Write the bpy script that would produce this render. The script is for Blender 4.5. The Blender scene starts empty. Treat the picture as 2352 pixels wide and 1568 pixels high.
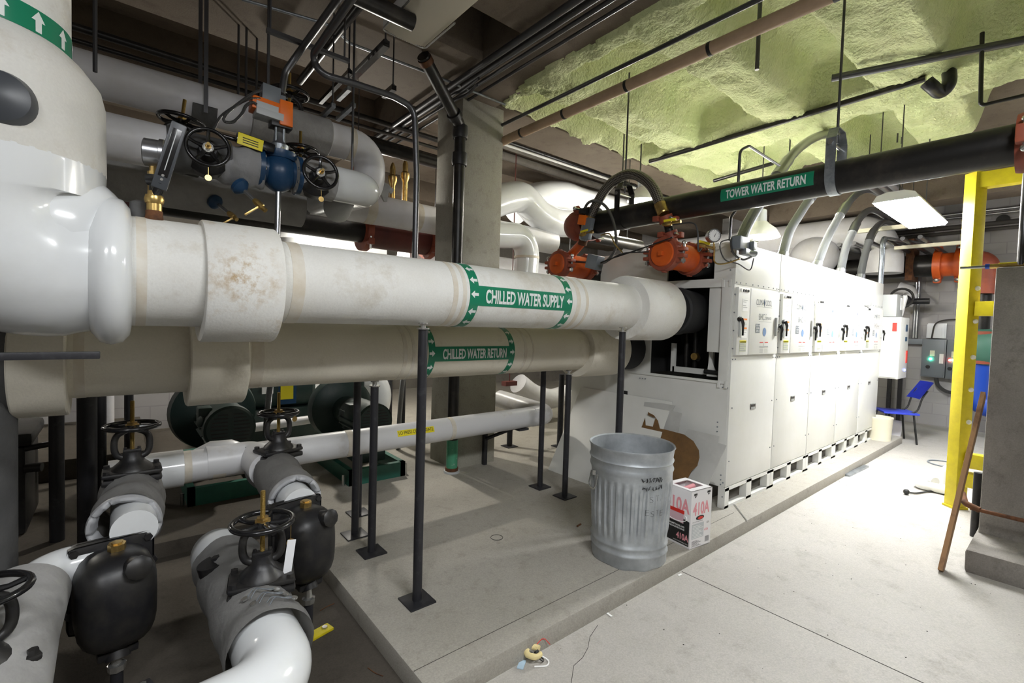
import bpy, bmesh, math, random
from mathutils import Vector, Matrix, noise, Quaternion
R_ = math.radians
random.seed(7)
SC = bpy.context.scene
COL = SC.collection

# ---------------------------------------------------------------- camera
CAM_H, FPX = 1.60, 1084.68
YAW, PIT, ROL = 0.876848794, -0.0372784069, 0.0299464069
_cf = Vector((math.cos(YAW)*math.cos(PIT), math.sin(YAW)*math.cos(PIT), math.sin(PIT)))
_cr = Vector((math.sin(YAW), -math.cos(YAW), 0)); _cu = _cr.cross(_cf)
_c, _s = math.cos(ROL), math.sin(ROL)
_r2, _u2 = _c*_cr + _s*_cu, -_s*_cr + _c*_cu
cam_d = bpy.data.cameras.new('camera'); cam = bpy.data.objects.new('camera', cam_d); COL.objects.link(cam)
cam_d.sensor_width = 36; cam_d.lens = FPX*36/2352; cam_d.clip_start = .05; cam_d.clip_end = 60
M = Matrix.Identity(4)
for i in range(3):
    M[i][0], M[i][1], M[i][2] = _r2[i], _u2[i], -_cf[i]
M[2][3] = CAM_H
cam.matrix_world = M
SC.camera = cam

def P(px, py, ax, v):
    """point of the room that lies on the plane ax = v along the sight line of a photo pixel"""
    d = (px-1176)/FPX*_r2 + (784-py)/FPX*_u2 + _cf
    o = Vector((0, 0, CAM_H)); i = 'xyz'.index(ax); t = (v-o[i])/d[i]
    return o + d*t

# ---------------------------------------------------------------- world, exposure
w = bpy.data.worlds.new('world'); SC.world = w; w.use_nodes = True
w.node_tree.nodes['Background'].inputs[0].default_value = (.75, .85, 1, 1)
w.node_tree.nodes['Background'].inputs[1].default_value = .03
SC.view_settings.view_transform = 'Standard'; SC.view_settings.look = 'None'
SC.view_settings.gamma = 1; SC.view_settings.use_curve_mapping = False
SC.view_settings.exposure = 0.66
TUBE_W = 62.0      # emission of the fluorescent lenses
DOME_W = 95.0      # watts in the dome lamps

# ---------------------------------------------------------------- materials
def mat(name, col, rough=.5, metal=0, col2=None, nscale=6, lo=.4, hi=.65, bump=0, bscale=40, emit=0, spec=.5, coat=0, detail=6, obj=True, stretch=None, dist=.002):
    m = bpy.data.materials.new(name); m.use_nodes = True
    nt = m.node_tree; N = nt.nodes; L = nt.links; b = N['Principled BSDF']
    b.inputs['Base Color'].default_value = (*col, 1); b.inputs['Roughness'].default_value = rough
    b.inputs['Metallic'].default_value = metal; b.inputs['Specular IOR Level'].default_value = spec
    b.inputs['Coat Weight'].default_value = coat
    if emit:
        b.inputs['Emission Color'].default_value = (*col, 1); b.inputs['Emission Strength'].default_value = emit
    if col2 or bump:
        tc = N.new('ShaderNodeTexCoord'); out = tc.outputs['Object' if obj else 'Generated']
        if stretch:
            mp = N.new('ShaderNodeMapping'); mp.inputs['Scale'].default_value = stretch; L.new(out, mp.inputs[0]); out = mp.outputs[0]
    if col2:
        n = N.new('ShaderNodeTexNoise'); n.inputs['Scale'].default_value = nscale; n.inputs['Detail'].default_value = detail; n.inputs['Roughness'].default_value = .65
        L.new(out, n.inputs['Vector'])
        mr = N.new('ShaderNodeMapRange'); mr.inputs[1].default_value = lo; mr.inputs[2].default_value = hi; mr.clamp = True
        L.new(n.outputs['Fac'], mr.inputs[0])
        mx = N.new('ShaderNodeMix'); mx.data_type = 'RGBA'
        mx.inputs[6].default_value = (*col, 1); mx.inputs[7].default_value = (*col2, 1)
        L.new(mr.outputs[0], mx.inputs[0]); L.new(mx.outputs[2], b.inputs['Base Color'])
    if bump:
        n2 = N.new('ShaderNodeTexNoise'); n2.inputs['Scale'].default_value = bscale; n2.inputs['Detail'].default_value = 4
        L.new(out, n2.inputs['Vector'])
        bp = N.new('ShaderNodeBump'); bp.inputs['Strength'].default_value = bump; bp.inputs['Distance'].default_value = dist
        L.new(n2.outputs['Fac'], bp.inputs['Height']); L.new(bp.outputs['Normal'], b.inputs['Normal'])
    return m

def concrete(name, a, bcol, c, s1=1.3, s2=14, bump=.35, streak=None, rough=.85, grain=.12):
    m = mat(name, a, rough, col2=bcol, nscale=s1, lo=.35, hi=.68, bump=bump, bscale=90, spec=.3, dist=.004, stretch=streak)
    nt = m.node_tree; N = nt.nodes; L = nt.links; b = N['Principled BSDF']
    src = b.inputs['Base Color'].links[0].from_socket
    n = N.new('ShaderNodeTexNoise'); n.inputs['Scale'].default_value = s2; n.inputs['Detail'].default_value = 8; n.inputs['Roughness'].default_value = .75
    tc = [x for x in N if x.type == 'TEX_COORD'][0]; L.new(tc.outputs['Object'], n.inputs['Vector'])
    mr = N.new('ShaderNodeMapRange'); mr.inputs[1].default_value = .52; mr.inputs[2].default_value = .75; mr.clamp = True; L.new(n.outputs['Fac'], mr.inputs[0])
    mx = N.new('ShaderNodeMix'); mx.data_type = 'RGBA'; mx.inputs[7].default_value = (*c, 1)
    L.new(src, mx.inputs[6]); L.new(mr.outputs[0], mx.inputs[0])
    n3 = N.new('ShaderNodeTexNoise'); n3.inputs['Scale'].default_value = 130; n3.inputs['Detail'].default_value = 3; L.new(tc.outputs['Object'], n3.inputs['Vector'])
    m3 = N.new('ShaderNodeMapRange'); m3.inputs[1].default_value = .3; m3.inputs[2].default_value = .7; m3.inputs[3].default_value = 1-grain; m3.inputs[4].default_value = 1+grain*.8; L.new(n3.outputs['Fac'], m3.inputs[0])
    vm = N.new('ShaderNodeVectorMath'); vm.operation = 'SCALE'; L.new(mx.outputs[2], vm.inputs[0]); L.new(m3.outputs[0], vm.inputs['Scale']); L.new(vm.outputs[0], b.inputs['Base Color'])
    return m

def block_wall(name, a, bcol, mortar):
    m = bpy.data.materials.new(name); m.use_nodes = True; nt = m.node_tree; N = nt.nodes; L = nt.links; b = N['Principled BSDF']
    tc = N.new('ShaderNodeTexCoord'); sp = N.new('ShaderNodeSeparateXYZ'); L.new(tc.outputs['Object'], sp.inputs[0])
    ad = N.new('ShaderNodeMath'); ad.operation = 'ADD'; L.new(sp.outputs[0], ad.inputs[0]); L.new(sp.outputs[1], ad.inputs[1])
    cb = N.new('ShaderNodeCombineXYZ'); L.new(ad.outputs[0], cb.inputs[0]); L.new(sp.outputs[2], cb.inputs[1])
    br = N.new('ShaderNodeTexBrick'); br.inputs['Scale'].default_value = 1; br.inputs['Brick Width'].default_value = .4; br.inputs['Row Height'].default_value = .2
    br.inputs['Mortar Size'].default_value = .006; br.inputs['Color1'].default_value = (*a, 1); br.inputs['Color2'].default_value = (*bcol, 1); br.inputs['Mortar'].default_value = (*mortar, 1)
    L.new(cb.outputs[0], br.inputs['Vector']); L.new(br.outputs['Color'], b.inputs['Base Color'])
    bp = N.new('ShaderNodeBump'); bp.inputs['Strength'].default_value = .5; bp.inputs['Distance'].default_value = .006; bp.invert = True
    L.new(br.outputs['Fac'], bp.inputs['Height']); L.new(bp.outputs['Normal'], b.inputs['Normal'])
    b.inputs['Roughness'].default_value = .8
    return m

def wave_mat(name, c1, c2, scale, rough, metal, bump, ax='Z', dist=.004):
    m = mat(name, c1, rough, metal); nt = m.node_tree; N = nt.nodes; L = nt.links; b = N['Principled BSDF']
    tc = N.new('ShaderNodeTexCoord'); wv = N.new('ShaderNodeTexWave'); wv.bands_direction = ax; wv.inputs['Scale'].default_value = scale; wv.inputs['Distortion'].default_value = .4
    L.new(tc.outputs['UV'], wv.inputs[0])
    mx = N.new('ShaderNodeMix'); mx.data_type = 'RGBA'; mx.inputs[6].default_value = (*c1, 1); mx.inputs[7].default_value = (*c2, 1)
    L.new(wv.outputs['Fac'], mx.inputs[0]); L.new(mx.outputs[2], b.inputs['Base Color'])
    bp = N.new('ShaderNodeBump'); bp.inputs['Strength'].default_value = bump; bp.inputs['Distance'].default_value = dist
    L.new(wv.outputs['Fac'], bp.inputs['Height']); L.new(bp.outputs['Normal'], b.inputs['Normal'])
    return m

def braid_mat(name):
    m = mat(name, (.2, .19, .17), .4, .8); nt = m.node_tree; N = nt.nodes; L = nt.links; b = N['Principled BSDF']
    tc = N.new('ShaderNodeTexCoord'); ck = N.new('ShaderNodeTexChecker'); ck.inputs['Scale'].default_value = 1
    mp = N.new('ShaderNodeMapping'); mp.inputs['Rotation'].default_value = (0, 0, R_(45)); mp.inputs['Scale'].default_value = (90, 22, 1)
    L.new(tc.outputs['UV'], mp.inputs[0]); L.new(mp.outputs[0], ck.inputs[0])
    ck.inputs[1].default_value = (.33, .31, .28, 1); ck.inputs[2].default_value = (.09, .08, .07, 1)
    L.new(ck.outputs[0], b.inputs['Base Color'])
    bp = N.new('ShaderNodeBump'); bp.inputs['Strength'].default_value = .6; bp.inputs['Distance'].default_value = .003
    L.new(ck.outputs[1], bp.inputs['Height']); L.new(bp.outputs['Normal'], b.inputs['Normal'])
    return m

m_canvas = concrete('white_canvas', (.74, .74, .71), (.66, .64, .59), (.50, .45, .36), s1=1.6, s2=2.2, bump=.25, rough=.6, grain=.03)
m_canvas_big = concrete('sleeve_canvas', (.74, .74, .71), (.66, .64, .59), (.47, .36, .22), s1=2.0, s2=5, bump=.3, rough=.6, grain=.03)
def stain(m, c, rad, col):
    """a brown stain of its own shape around one point of the object"""
    nt = m.node_tree; N = nt.nodes; L = nt.links; b = N['Principled BSDF']; src = b.inputs['Base Color'].links[0].from_socket
    tc = [x for x in N if x.type == 'TEX_COORD'][0]
    ds = N.new('ShaderNodeVectorMath'); ds.operation = 'DISTANCE'; ds.inputs[1].default_value = c; L.new(tc.outputs['Object'], ds.inputs[0])
    mr = N.new('ShaderNodeMapRange'); mr.inputs[1].default_value = rad; mr.inputs[2].default_value = rad*.2; mr.clamp = True; L.new(ds.outputs['Value'], mr.inputs[0])
    n = N.new('ShaderNodeTexNoise'); n.inputs['Scale'].default_value = 26; n.inputs['Detail'].default_value = 7; n.inputs['Roughness'].default_value = .7; L.new(tc.outputs['Object'], n.inputs['Vector'])
    m2 = N.new('ShaderNodeMapRange'); m2.inputs[1].default_value = .47; m2.inputs[2].default_value = .66; m2.clamp = True; L.new(n.outputs['Fac'], m2.inputs[0])
    mu = N.new('ShaderNodeMath'); mu.operation = 'MULTIPLY'; L.new(mr.outputs[0], mu.inputs[0]); L.new(m2.outputs[0], mu.inputs[1])
    mx = N.new('ShaderNodeMix'); mx.data_type = 'RGBA'; mx.inputs[7].default_value = (*col, 1); L.new(src, mx.inputs[6]); L.new(mu.outputs[0], mx.inputs[0]); L.new(mx.outputs[2], b.inputs['Base Color'])
stain(m_canvas_big, (.37, -.235, .845), .16, (.42, .29, .14))
m_plate = mat('grey_green_plate', (.50, .53, .38), .5)
m_cream = concrete('cream_canvas', (.74, .70, .60), (.68, .63, .52), (.50, .45, .34), s1=1.2, s2=2, bump=.25, rough=.6, grain=.03)
m_pvc = mat('white_pvc_jacket', (.74, .76, .77), .18, col2=(.66, .67, .66), nscale=2.5, lo=.5, hi=.8, coat=.3)
m_pvc_dull = mat('dull_white_jacket', (.70, .70, .73), .42, col2=(.62, .61, .61), nscale=3, bump=.1)
m_pvc_dirty = mat('dirty_white_jacket', (.66, .66, .67), .35, col2=(.36, .31, .23), nscale=3.5, lo=.56, hi=.85, bump=.15)
m_seam = mat('tan_seam', (.60, .54, .44), .6, col2=(.68, .65, .58), nscale=8, bump=.2)
m_jacket = mat('grey_jacket_cloth', (.36, .355, .345), .75, col2=(.29, .285, .275), nscale=5, bump=.5, bscale=25, dist=.01)
m_jacket_d = mat('dark_grey_jacket', (.085, .085, .085), .7, col2=(.06, .06, .06), nscale=5, bump=.5, bscale=18, dist=.01)
m_jacket_l = mat('light_grey_lining', (.38, .385, .40), .4, bump=.4, bscale=20, dist=.01)
m_silver = mat('silver_grey_cloth', (.55, .55, .56), .5, bump=.5, bscale=25, dist=.012)
m_iron = mat('black_iron', (.012, .012, .014), .42, .1, col2=(.03, .028, .025), nscale=9, bump=.25, bscale=60)
m_iron_gloss = mat('black_gloss_paint', (.008, .008, .009), .22, 0, bump=.1, bscale=40, coat=.3)
m_post = mat('black_steel_post', (.02, .02, .024), .45, .1, col2=(.06, .06, .065), nscale=14, lo=.55, hi=.8)
m_blackpipe = mat('black_pipe', (.018, .017, .016), .35, .3, col2=(.05, .042, .035), nscale=6, lo=.5, hi=.75, bump=.1, bscale=120)
m_rubber = mat('black_rubber_foam', (.012, .012, .013), .7, bump=.2, bscale=150)
m_galv = mat('galvanized_steel', (.42, .45, .48), .36, .85, col2=(.30, .33, .36), nscale=16, lo=.4, hi=.6, bump=.15, bscale=12, detail=3)
m_galv_can = mat('galvanized_can', (.50, .53, .55), .52, .6, col2=(.33, .35, .37), nscale=5, lo=.38, hi=.68, bump=.2, bscale=9, dist=.006)
m_conduit = mat('emt_conduit', (.38, .39, .41), .28, .9)
m_conduit_d = mat('dark_conduit', (.10, .10, .105), .33, .7)
m_zinc = mat('zinc_bolt', (.62, .62, .60), .25, .9)
m_brass = mat('brass', (.62, .43, .15), .3, .9, col2=(.40, .27, .10), nscale=20)
m_rust = mat('rust', (.16, .065, .025), .85, .2, col2=(.07, .03, .015), nscale=18, bump=.6, bscale=60)
m_orange = mat('orange_enamel', (.62, .105, .012), .42, 0, col2=(.48, .07, .012), nscale=4, bump=.12, bscale=60)
m_redox = mat('red_oxide_casting', (.24, .055, .03), .55, 0, col2=(.33, .075, .035), nscale=7, bump=.3, bscale=50)
m_maroon = mat('maroon_paint', (.10, .018, .012), .5, 0, col2=(.07, .013, .01), nscale=5)
m_actor = mat('actuator_orange', (.85, .17, .01), .4)
m_blue_valve = mat('blue_valve_paint', (.012, .05, .12), .35, 0, bump=.25, bscale=90)
m_blue = mat('blue_paint', (.015, .07, .45), .35)
m_chairblue = mat('blue_chair_plastic', (.035, .06, .55), .45)
m_green = mat('green_enamel', (.025, .14, .10), .45, 0, col2=(.02, .11, .08), nscale=6, bump=.1)
m_green_d = mat('dark_green_enamel', (.016, .038, .033), .5, 0, col2=(.05, .06, .05), nscale=5, lo=.5, hi=.8, bump=.15)
m_green_l = mat('chipped_green_paint', (.06, .28, .16), .5, 0, col2=(.45, .5, .45), nscale=22, lo=.6, hi=.75)
m_yellow = mat('yellow_paint', (.72, .60, .015), .42, 0, col2=(.62, .50, .015), nscale=9, bump=.15, bscale=30)
m_yellow_tag = mat('yellow_label', (.85, .72, .02), .45)
m_label_green = mat('green_label', (.008, .20, .105), .3)
m_white = mat('white_print', (.85, .85, .83), .45)
m_letter = mat('pale_lettering', (.72, .76, .74), .45)
m_black = mat('black_print', (.012, .012, .012), .5)
m_red = mat('red_print', (.65, .03, .02), .45)
m_orange_print = mat('orange_print', (.85, .25, .04), .5)
m_pink = mat('pink_print', (.74, .30, .33), .5)
m_cab = mat('cabinet_white_enamel', (.70, .70, .67), .38, 0, col2=(.66, .66, .62), nscale=2.5, bump=.04, bscale=200)
m_cabgrey = mat('cabinet_grey_strip', (.36, .37, .36), .45)
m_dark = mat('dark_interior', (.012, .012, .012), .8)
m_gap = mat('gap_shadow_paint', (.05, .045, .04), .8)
m_greybox = mat('grey_enclosure', (.17, .19, .21), .4, 0, bump=.05)
m_greybox_d = mat("dark_grey_casting", (.045, .05, .058), .4, 0, bump=.1)
m_lightgrey = mat('light_grey_plastic', (.50, .52, .53), .45)
m_paper = mat('white_paper', (.82, .83, .85), .7)
m_card = mat('white_cardboard', (.78, .76, .76), .6)
m_masonite = mat('brown_hardboard', (.17, .088, .026), .7, 0, col2=(.10, .052, .018), nscale=9, lo=.35, hi=.7, bump=.3, bscale=40)
m_wood = mat('plank_wood', (.36, .20, .09), .65, 0, col2=(.17, .085, .04), nscale=4, lo=.5, hi=.62, stretch=(1, 1, .6))
m_kraft = mat('kraft_paper_wrap', (.46, .33, .22), .65, 0, col2=(.40, .28, .18), nscale=6, bump=.3, bscale=25)
m_bucket = mat('cream_bucket', (.74, .70, .55), .5)
m_lens = mat('lit_lens', (.97, .985, 1), .3, emit=TUBE_W)
m_lens_hi = mat('bright_lit_lens', (.98, .99, 1), .3, emit=TUBE_W*1.5)
m_green_l2 = mat("green_valve_paint", (.06, .17, .12), .5)
m_pink2 = mat("pale_pink_print", (.62, .42, .46), .5)
m_foamy = mat("yellow_foam", (.72, .60, .30), .8)
m_bluepaper = mat("blue_paper", (.45, .60, .72), .6)
m_lens_off = mat("unlit_lens", (.82, .77, .65), .35)
m_dome = mat('white_dome_enamel', (.80, .80, .78), .3)
m_led_g = mat('green_led', (.05, 1, .55), .3, emit=25)
m_led_r = mat('red_led', (1, .06, .04), .3, emit=25)
m_led_b = mat('blue_led', (.15, .2, 1), .3, emit=6)
m_panelgrey = mat('pale_grey_sheet', (.50, .50, .48), .5, 0, col2=(.42, .42, .40), nscale=4, bump=.05)
m_floor = concrete('floor_concrete', (.45, .43, .395), (.39, .37, .335), (.31, .29, .255), s1=.8, s2=6, bump=.15, rough=.6)
m_pad = concrete('pad_concrete', (.36, .34, .30), (.31, .29, .25), (.25, .23, .195), s1=1.1, s2=9, bump=.25, rough=.75)
m_floor_d = concrete('dirty_shaded_floor_concrete', (.085, .074, .06), (.066, .057, .046), (.048, .041, .032), s1=1.0, s2=8, bump=.25)  # brown-black dirt, darkened further so the colour carries the shade under the pipes
m_conc = concrete('column_concrete', (.40, .385, .33), (.34, .325, .27), (.26, .24, .195), s1=1.6, s2=9, bump=.3, streak=(1, 1, .35))
m_conc_d = concrete('grey_concrete', (.20, .185, .165), (.15, .138, .12), (.11, .10, .085), s1=1.6, s2=9, bump=.4, streak=(1, 1, .5))
m_conc_w = concrete('blotchy_wall_concrete', (.25, .232, .208), (.175, .16, .14), (.11, .098, .084), s1=2.2, s2=7, bump=.6, streak=(1, 1, .5))
m_ceil = concrete('ceiling_concrete', (.19, .155, .12), (.15, .12, .09), (.11, .085, .065), s1=1.2, s2=7, bump=.3)
m_block = block_wall('painted_block', (.38, .37, .365), (.355, .345, .345), (.31, .30, .30))
m_hose = wave_mat('ribbed_conduit', (.46, .48, .50), (.20, .21, .22), 60, .35, .8, 1.0, 'X', .012)
m_flex = wave_mat('flexible_cable_armour', (.30, .30, .30), (.10, .10, .10), 70, .35, .7, 1.0, 'X', .004)
m_braid = braid_mat('steel_braid')
m_thread = wave_mat('threaded_brass', (.66, .46, .13), (.32, .21, .06), 110, .3, .9, .8, 'X', .002)

m_foam = mat('spray_foam', (.56, .635, .32), .8, 0, col2=(.68, .71, .42), nscale=2.2, lo=.35, hi=.7, bump=1.0, bscale=34, dist=.03, spec=.35)
# ---------------------------------------------------------------- mesh helpers
OFF = {}
def frame(d):
    d = Vector(d).normalized(); a = Vector((0, 0, 1)) if abs(d.z) < .9 else Vector((1, 0, 0))
    x = a.cross(d).normalized(); return x, d.cross(x).normalized(), d

class MB:
    def __init__(s): s.bm = bmesh.new(); s.uv = s.bm.loops.layers.uv.new('UVMap'); s.marks = []
    def cut(s):
        """the next shape starts a piece of its own"""
        if len(s.bm.verts): s.marks.append(len(s.bm.verts))
        return s
    def ring(s, o, x, y, r, seg): return [s.bm.verts.new(o + (x*math.cos(2*math.pi*i/seg) + y*math.sin(2*math.pi*i/seg))*r) for i in range(seg)]
    def skin(s, rings, closed=False, cap0=True, cap1=True, us=None):
        n = len(rings[0]); k = len(rings); f = s.bm.faces.new
        for j in range(k if closed else k-1):
            A, B = rings[j], rings[(j+1) % k]
            for i in range(n):
                fc = f((A[i], A[(i+1) % n], B[(i+1) % n], B[i]))
                if us:
                    u0, u1 = us[j], us[j+1] if j+1 < len(us) else us[j]
                    for lp, (uu, vv) in zip(fc.loops, ((u0, i/n), (u0, (i+1)/n), (u1, (i+1)/n), (u1, i/n))): lp[s.uv].uv = (uu, vv)
        if not closed:
            if cap0: f(rings[0][::-1])
            if cap1: f(rings[-1])
        return s
    def box(s, c, sz, rot=None, bev=0):
        c = Vector(c); h = [q/2 for q in sz]; vs = []
        for dx in (-1, 1):
            for dy in (-1, 1):
                for dz in (-1, 1):
                    v = Vector((dx*h[0], dy*h[1], dz*h[2]))
                    if rot is not None: v = rot @ v
                    vs.append(s.bm.verts.new(c+v))
        fs = [s.bm.faces.new([vs[i] for i in q]) for q in ((0, 1, 3, 2), (4, 6, 7, 5), (0, 4, 5, 1), (2, 3, 7, 6), (0, 2, 6, 4), (1, 5, 7, 3))]
        if bev:
            es = list({e for f in fs for e in f.edges}); bmesh.ops.bevel(s.bm, geom=es, offset=bev, segments=2, affect='EDGES', profile=.6)
        return s
    def bx(s, x0, x1, y0, y1, z0, z1, bev=0): return s.box(((x0+x1)/2, (y0+y1)/2, (z0+z1)/2), (abs(x1-x0), abs(y1-y0), abs(z1-z0)), None, bev)
    def cyl(s, p0, p1, r, r2=None, seg=20):
        p0, p1 = Vector(p0), Vector(p1); x, y, d = frame(p1-p0)
        return s.skin([s.ring(p0, x, y, r, seg), s.ring(p1, x, y, r if r2 is None else r2, seg)], us=[0, (p1-p0).length])
    def lathe(s, o, d, prof, seg=28, cap0=True, cap1=True):
        """prof: (height along d, radius)"""
        o = Vector(o); x, y, d = frame(d)
        return s.skin([s.ring(o+d*h, x, y, max(r, 1e-4), seg) for h, r in prof], cap0=cap0, cap1=cap1, us=[h for h, r in prof])
    def tube(s, pts, r, seg=14, cap=True, closed=False):
        pts = [Vector(p) for p in pts]; n = len(pts); rr = r if isinstance(r, (list, tuple)) else [r]*n
        T = []
        for i in range(n):
            a = pts[(i-1) % n] if closed or i else pts[i]; b = pts[(i+1) % n] if closed or i < n-1 else pts[i]
            T.append((b-a).normalized())
        x, y, _ = frame(T[0]); rings = []; us = []; u = 0
        for i in range(n):
            if i:
                q = T[i-1].rotation_difference(T[i]); x = q @ x; y = q @ y; u += (pts[i]-pts[i-1]).length
            rings.append(s.ring(pts[i], x, y, rr[i], seg)); us.append(u)
        return s.skin(rings, closed, cap, cap, us)
    def torus(s, c, d, R, r, seg=32, rs=10):
        x, y, _ = frame(d); c = Vector(c)
        return s.tube([c+(x*math.cos(2*math.pi*i/seg)+y*math.sin(2*math.pi*i/seg))*R for i in range(seg)], r, rs, closed=True)
    def ball(s, c, r, sc=(1, 1, 1), seg=20):
        mt = Matrix.Translation(Vector(c)) @ Matrix.Diagonal((r*sc[0], r*sc[1], r*sc[2], 1))
        bmesh.ops.create_uvsphere(s.bm, u_segments=seg, v_segments=seg*2//3, radius=1, matrix=mt); return s
    def prism(s, pts, vec):
        """extrude the closed outline pts by vec"""
        vec = Vector(vec); A = [s.bm.verts.new(Vector(p)) for p in pts]; B = [s.bm.verts.new(Vector(p)+vec) for p in pts]
        s.bm.faces.new(A[::-1]); s.bm.faces.new(B); n = len(A)
        for i in range(n): s.bm.faces.new((A[i], A[(i+1) % n], B[(i+1) % n], B[i]))
        return s
    def bolts(s, c, d, R, n, r, h, ph=0):
        x, y, d = frame(d); c = Vector(c)
        for i in range(n):
            a = 2*math.pi*i/n+ph; o = c+(x*math.cos(a)+y*math.sin(a))*R; s.cut().cyl(o, o+d*h, r, seg=6)
        return s
    def build(s, name, m, parent=None, smooth=True, ang=38):
        if s.marks:
            s.bm.verts.index_update(); s.bm.verts.ensure_lookup_table(); b = [0]+s.marks+[len(s.bm.verts)]; o = None
            for i0, i1 in zip(b, b[1:]):
                if i1 <= i0: continue
                p = MB(); vm = {}
                for f in s.bm.faces:
                    if i0 <= f.verts[0].index < i1:
                        for v in f.verts:
                            if v not in vm: vm[v] = p.bm.verts.new(v.co)
                        p.bm.faces.new([vm[v] for v in f.verts])
                q = p.build(name, m, parent, smooth, ang); o = o or q
            s.bm.free(); return o
        bmesh.ops.recalc_face_normals(s.bm, faces=s.bm.faces[:])
        me = bpy.data.meshes.new(name); off = Vector((0, 0, 0))
        if parent is not None: off = OFF.get(parent.name, off)
        else:
            xs = [v.co for v in s.bm.verts]
            lo = [min(v[i] for v in xs) for i in range(3)]; hi = [max(v[i] for v in xs) for i in range(3)]
            off = Vector(((lo[0]+hi[0])/2, (lo[1]+hi[1])/2, lo[2]))
        for v in s.bm.verts: v.co -= off
        s.bm.to_mesh(me); s.bm.free(); me.materials.append(m)
        if smooth: me.shade_smooth(); me.set_sharp_from_angle(angle=R_(ang))
        o = bpy.data.objects.new(name, me); COL.objects.link(o)
        if parent is None: o.location = off
        else: o.parent = parent
        OFF[o.name] = off
        return o
    def thing(s, name, m, label, cat, group=None, **k):
        return tag(s.build(name, m, None, **k), label, cat, group)

def tag(o, label, cat, group=None):
    o['label'] = label; o['category'] = cat
    if group: o['group'] = group
    return o
def struct(o): o['kind'] = 'structure'; return o
def thing(name, label, cat, loc=(0, 0, 0), rot=None, group=None, world=True):
    """an Empty at the base of the thing; world=True: parts are given in room coordinates"""
    o = bpy.data.objects.new(name, None); COL.objects.link(o); o.location = loc; o.empty_display_size = .05
    if rot is not None: o.rotation_euler = rot
    OFF[o.name] = Vector(loc) if world else Vector((0, 0, 0))
    return tag(o, label, cat, group)
def relabel(o, lab): o['label'] = lab; return o
def dup(root, loc, rot=None, label=None, scale=None):
    r = root.copy(); COL.objects.link(r); r.location = loc
    if rot is not None: r.rotation_euler = rot
    if scale: r.scale = (scale,)*3
    if label: r['label'] = label
    def kids(src, dst):
        for ch in list(src.children):
            c = ch.copy(); COL.objects.link(c); c.parent = dst; kids(ch, c)
    kids(root, r)
    return r
def hang(o, pts, top=4.3):
    """threaded rods that carry a pipe from the ceiling"""
    for p in pts: MB().cyl(p, (p[0], p[1], top), .006, seg=8).build('hanger_rod', m_conduit_d, o)
    return o
def lab(o, t): o['label'] = t; return o
def fillet(pts, r, n=7):
    pts = [Vector(p) for p in pts]; out = [pts[0]]
    for i in range(1, len(pts)-1):
        a, b, c = pts[i-1], pts[i], pts[i+1]; d0 = (a-b); d1 = (c-b)
        ang = d0.angle(d1); t = min(r/max(math.tan(ang/2), 1e-3), d0.length*.49, d1.length*.49); rr = t*math.tan(ang/2)
        d0.normalize(); d1.normalize()
        p0 = b+d0*t; p1 = b+d1*t
        ctr = b+(d0+d1).normalized()*(rr/math.sin(ang/2)); v0 = p0-ctr; v1 = p1-ctr
        for k in range(n+1):
            f = k/n; th = v0.angle(v1)
            out.append(ctr+(v0*math.sin((1-f)*th)+v1*math.sin(f*th))/max(math.sin(th), 1e-6) if th > 1e-3 else p0.lerp(p1, f))
    out.append(pts[-1]); return out
def arc(c, x, y, r, a0, a1, n=12):
    c, x, y = Vector(c), Vector(x), Vector(y)
    return [c+(x*math.cos(R_(a0+(a1-a0)*i/n))+y*math.sin(R_(a0+(a1-a0)*i/n)))*r for i in range(n+1)]
def smooth_path(pts, n=8):
    """Catmull-Rom through pts"""
    p = [Vector(q) for q in pts]; p = [2*p[0]-p[1]]+p+[2*p[-1]-p[-2]]; out = []
    for i in range(1, len(p)-2):
        for k in range(n):
            t = k/n; a, b, c, d = p[i-1], p[i], p[i+1], p[i+2]
            out.append(.5*((2*b)+(c-a)*t+(2*a-5*b+4*c-d)*t*t+(3*b-a-3*c+d)*t**3))
    out.append(p[-2]); return out

def text_into(mb, string, wid, hgt, mapper, step=None, bold=0):
    """flat lettering fitted to wid x hgt, sent through mapper(u, v)"""
    cu = bpy.data.curves.new('t', 'FONT'); cu.body = string; cu.size = 1; cu.offset = bold; cu.resolution_u = 3
    ob = bpy.data.objects.new('t', cu); COL.objects.link(ob)
    me = bpy.data.meshes.new_from_object(ob); bpy.data.objects.remove(ob); bpy.data.curves.remove(cu)
    t = bmesh.new(); t.from_mesh(me); bpy.data.meshes.remove(me)
    if not t.verts: t.free(); return
    x0 = min(v.co.x for v in t.verts); x1 = max(v.co.x for v in t.verts); y0 = min(v.co.y for v in t.verts); y1 = max(v.co.y for v in t.verts)
    for v in t.verts: v.co = Vector(((v.co.x-x0)/(x1-x0)*wid, (v.co.y-y0)/(y1-y0)*hgt, 0))
    if step:
        k = step
        while k < hgt:
            bmesh.ops.bisect_plane(t, geom=t.verts[:]+t.edges[:]+t.faces[:], plane_co=(0, k, 0), plane_no=(0, 1, 0)); k += step
    mp = {v: mb.bm.verts.new(mapper(v.co.x, v.co.y)) for v in t.verts}
    for f in t.faces:
        try: mb.bm.faces.new([mp[v] for v in f.verts])
        except ValueError: pass
    t.free()
def plane_map(o, u, v):
    o, u, v = Vector(o), Vector(u).normalized(), Vector(v).normalized()
    return lambda a, b: o+u*a+v*b
def pipe_map(y, z, r, x0, th0):
    """on the -y side of a pipe along +x; th measured upwards from the -y horizontal"""
    return lambda a, b: Vector((x0+a, y-r*math.cos(th0+b/r), z+r*math.sin(th0+b/r)))
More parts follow.
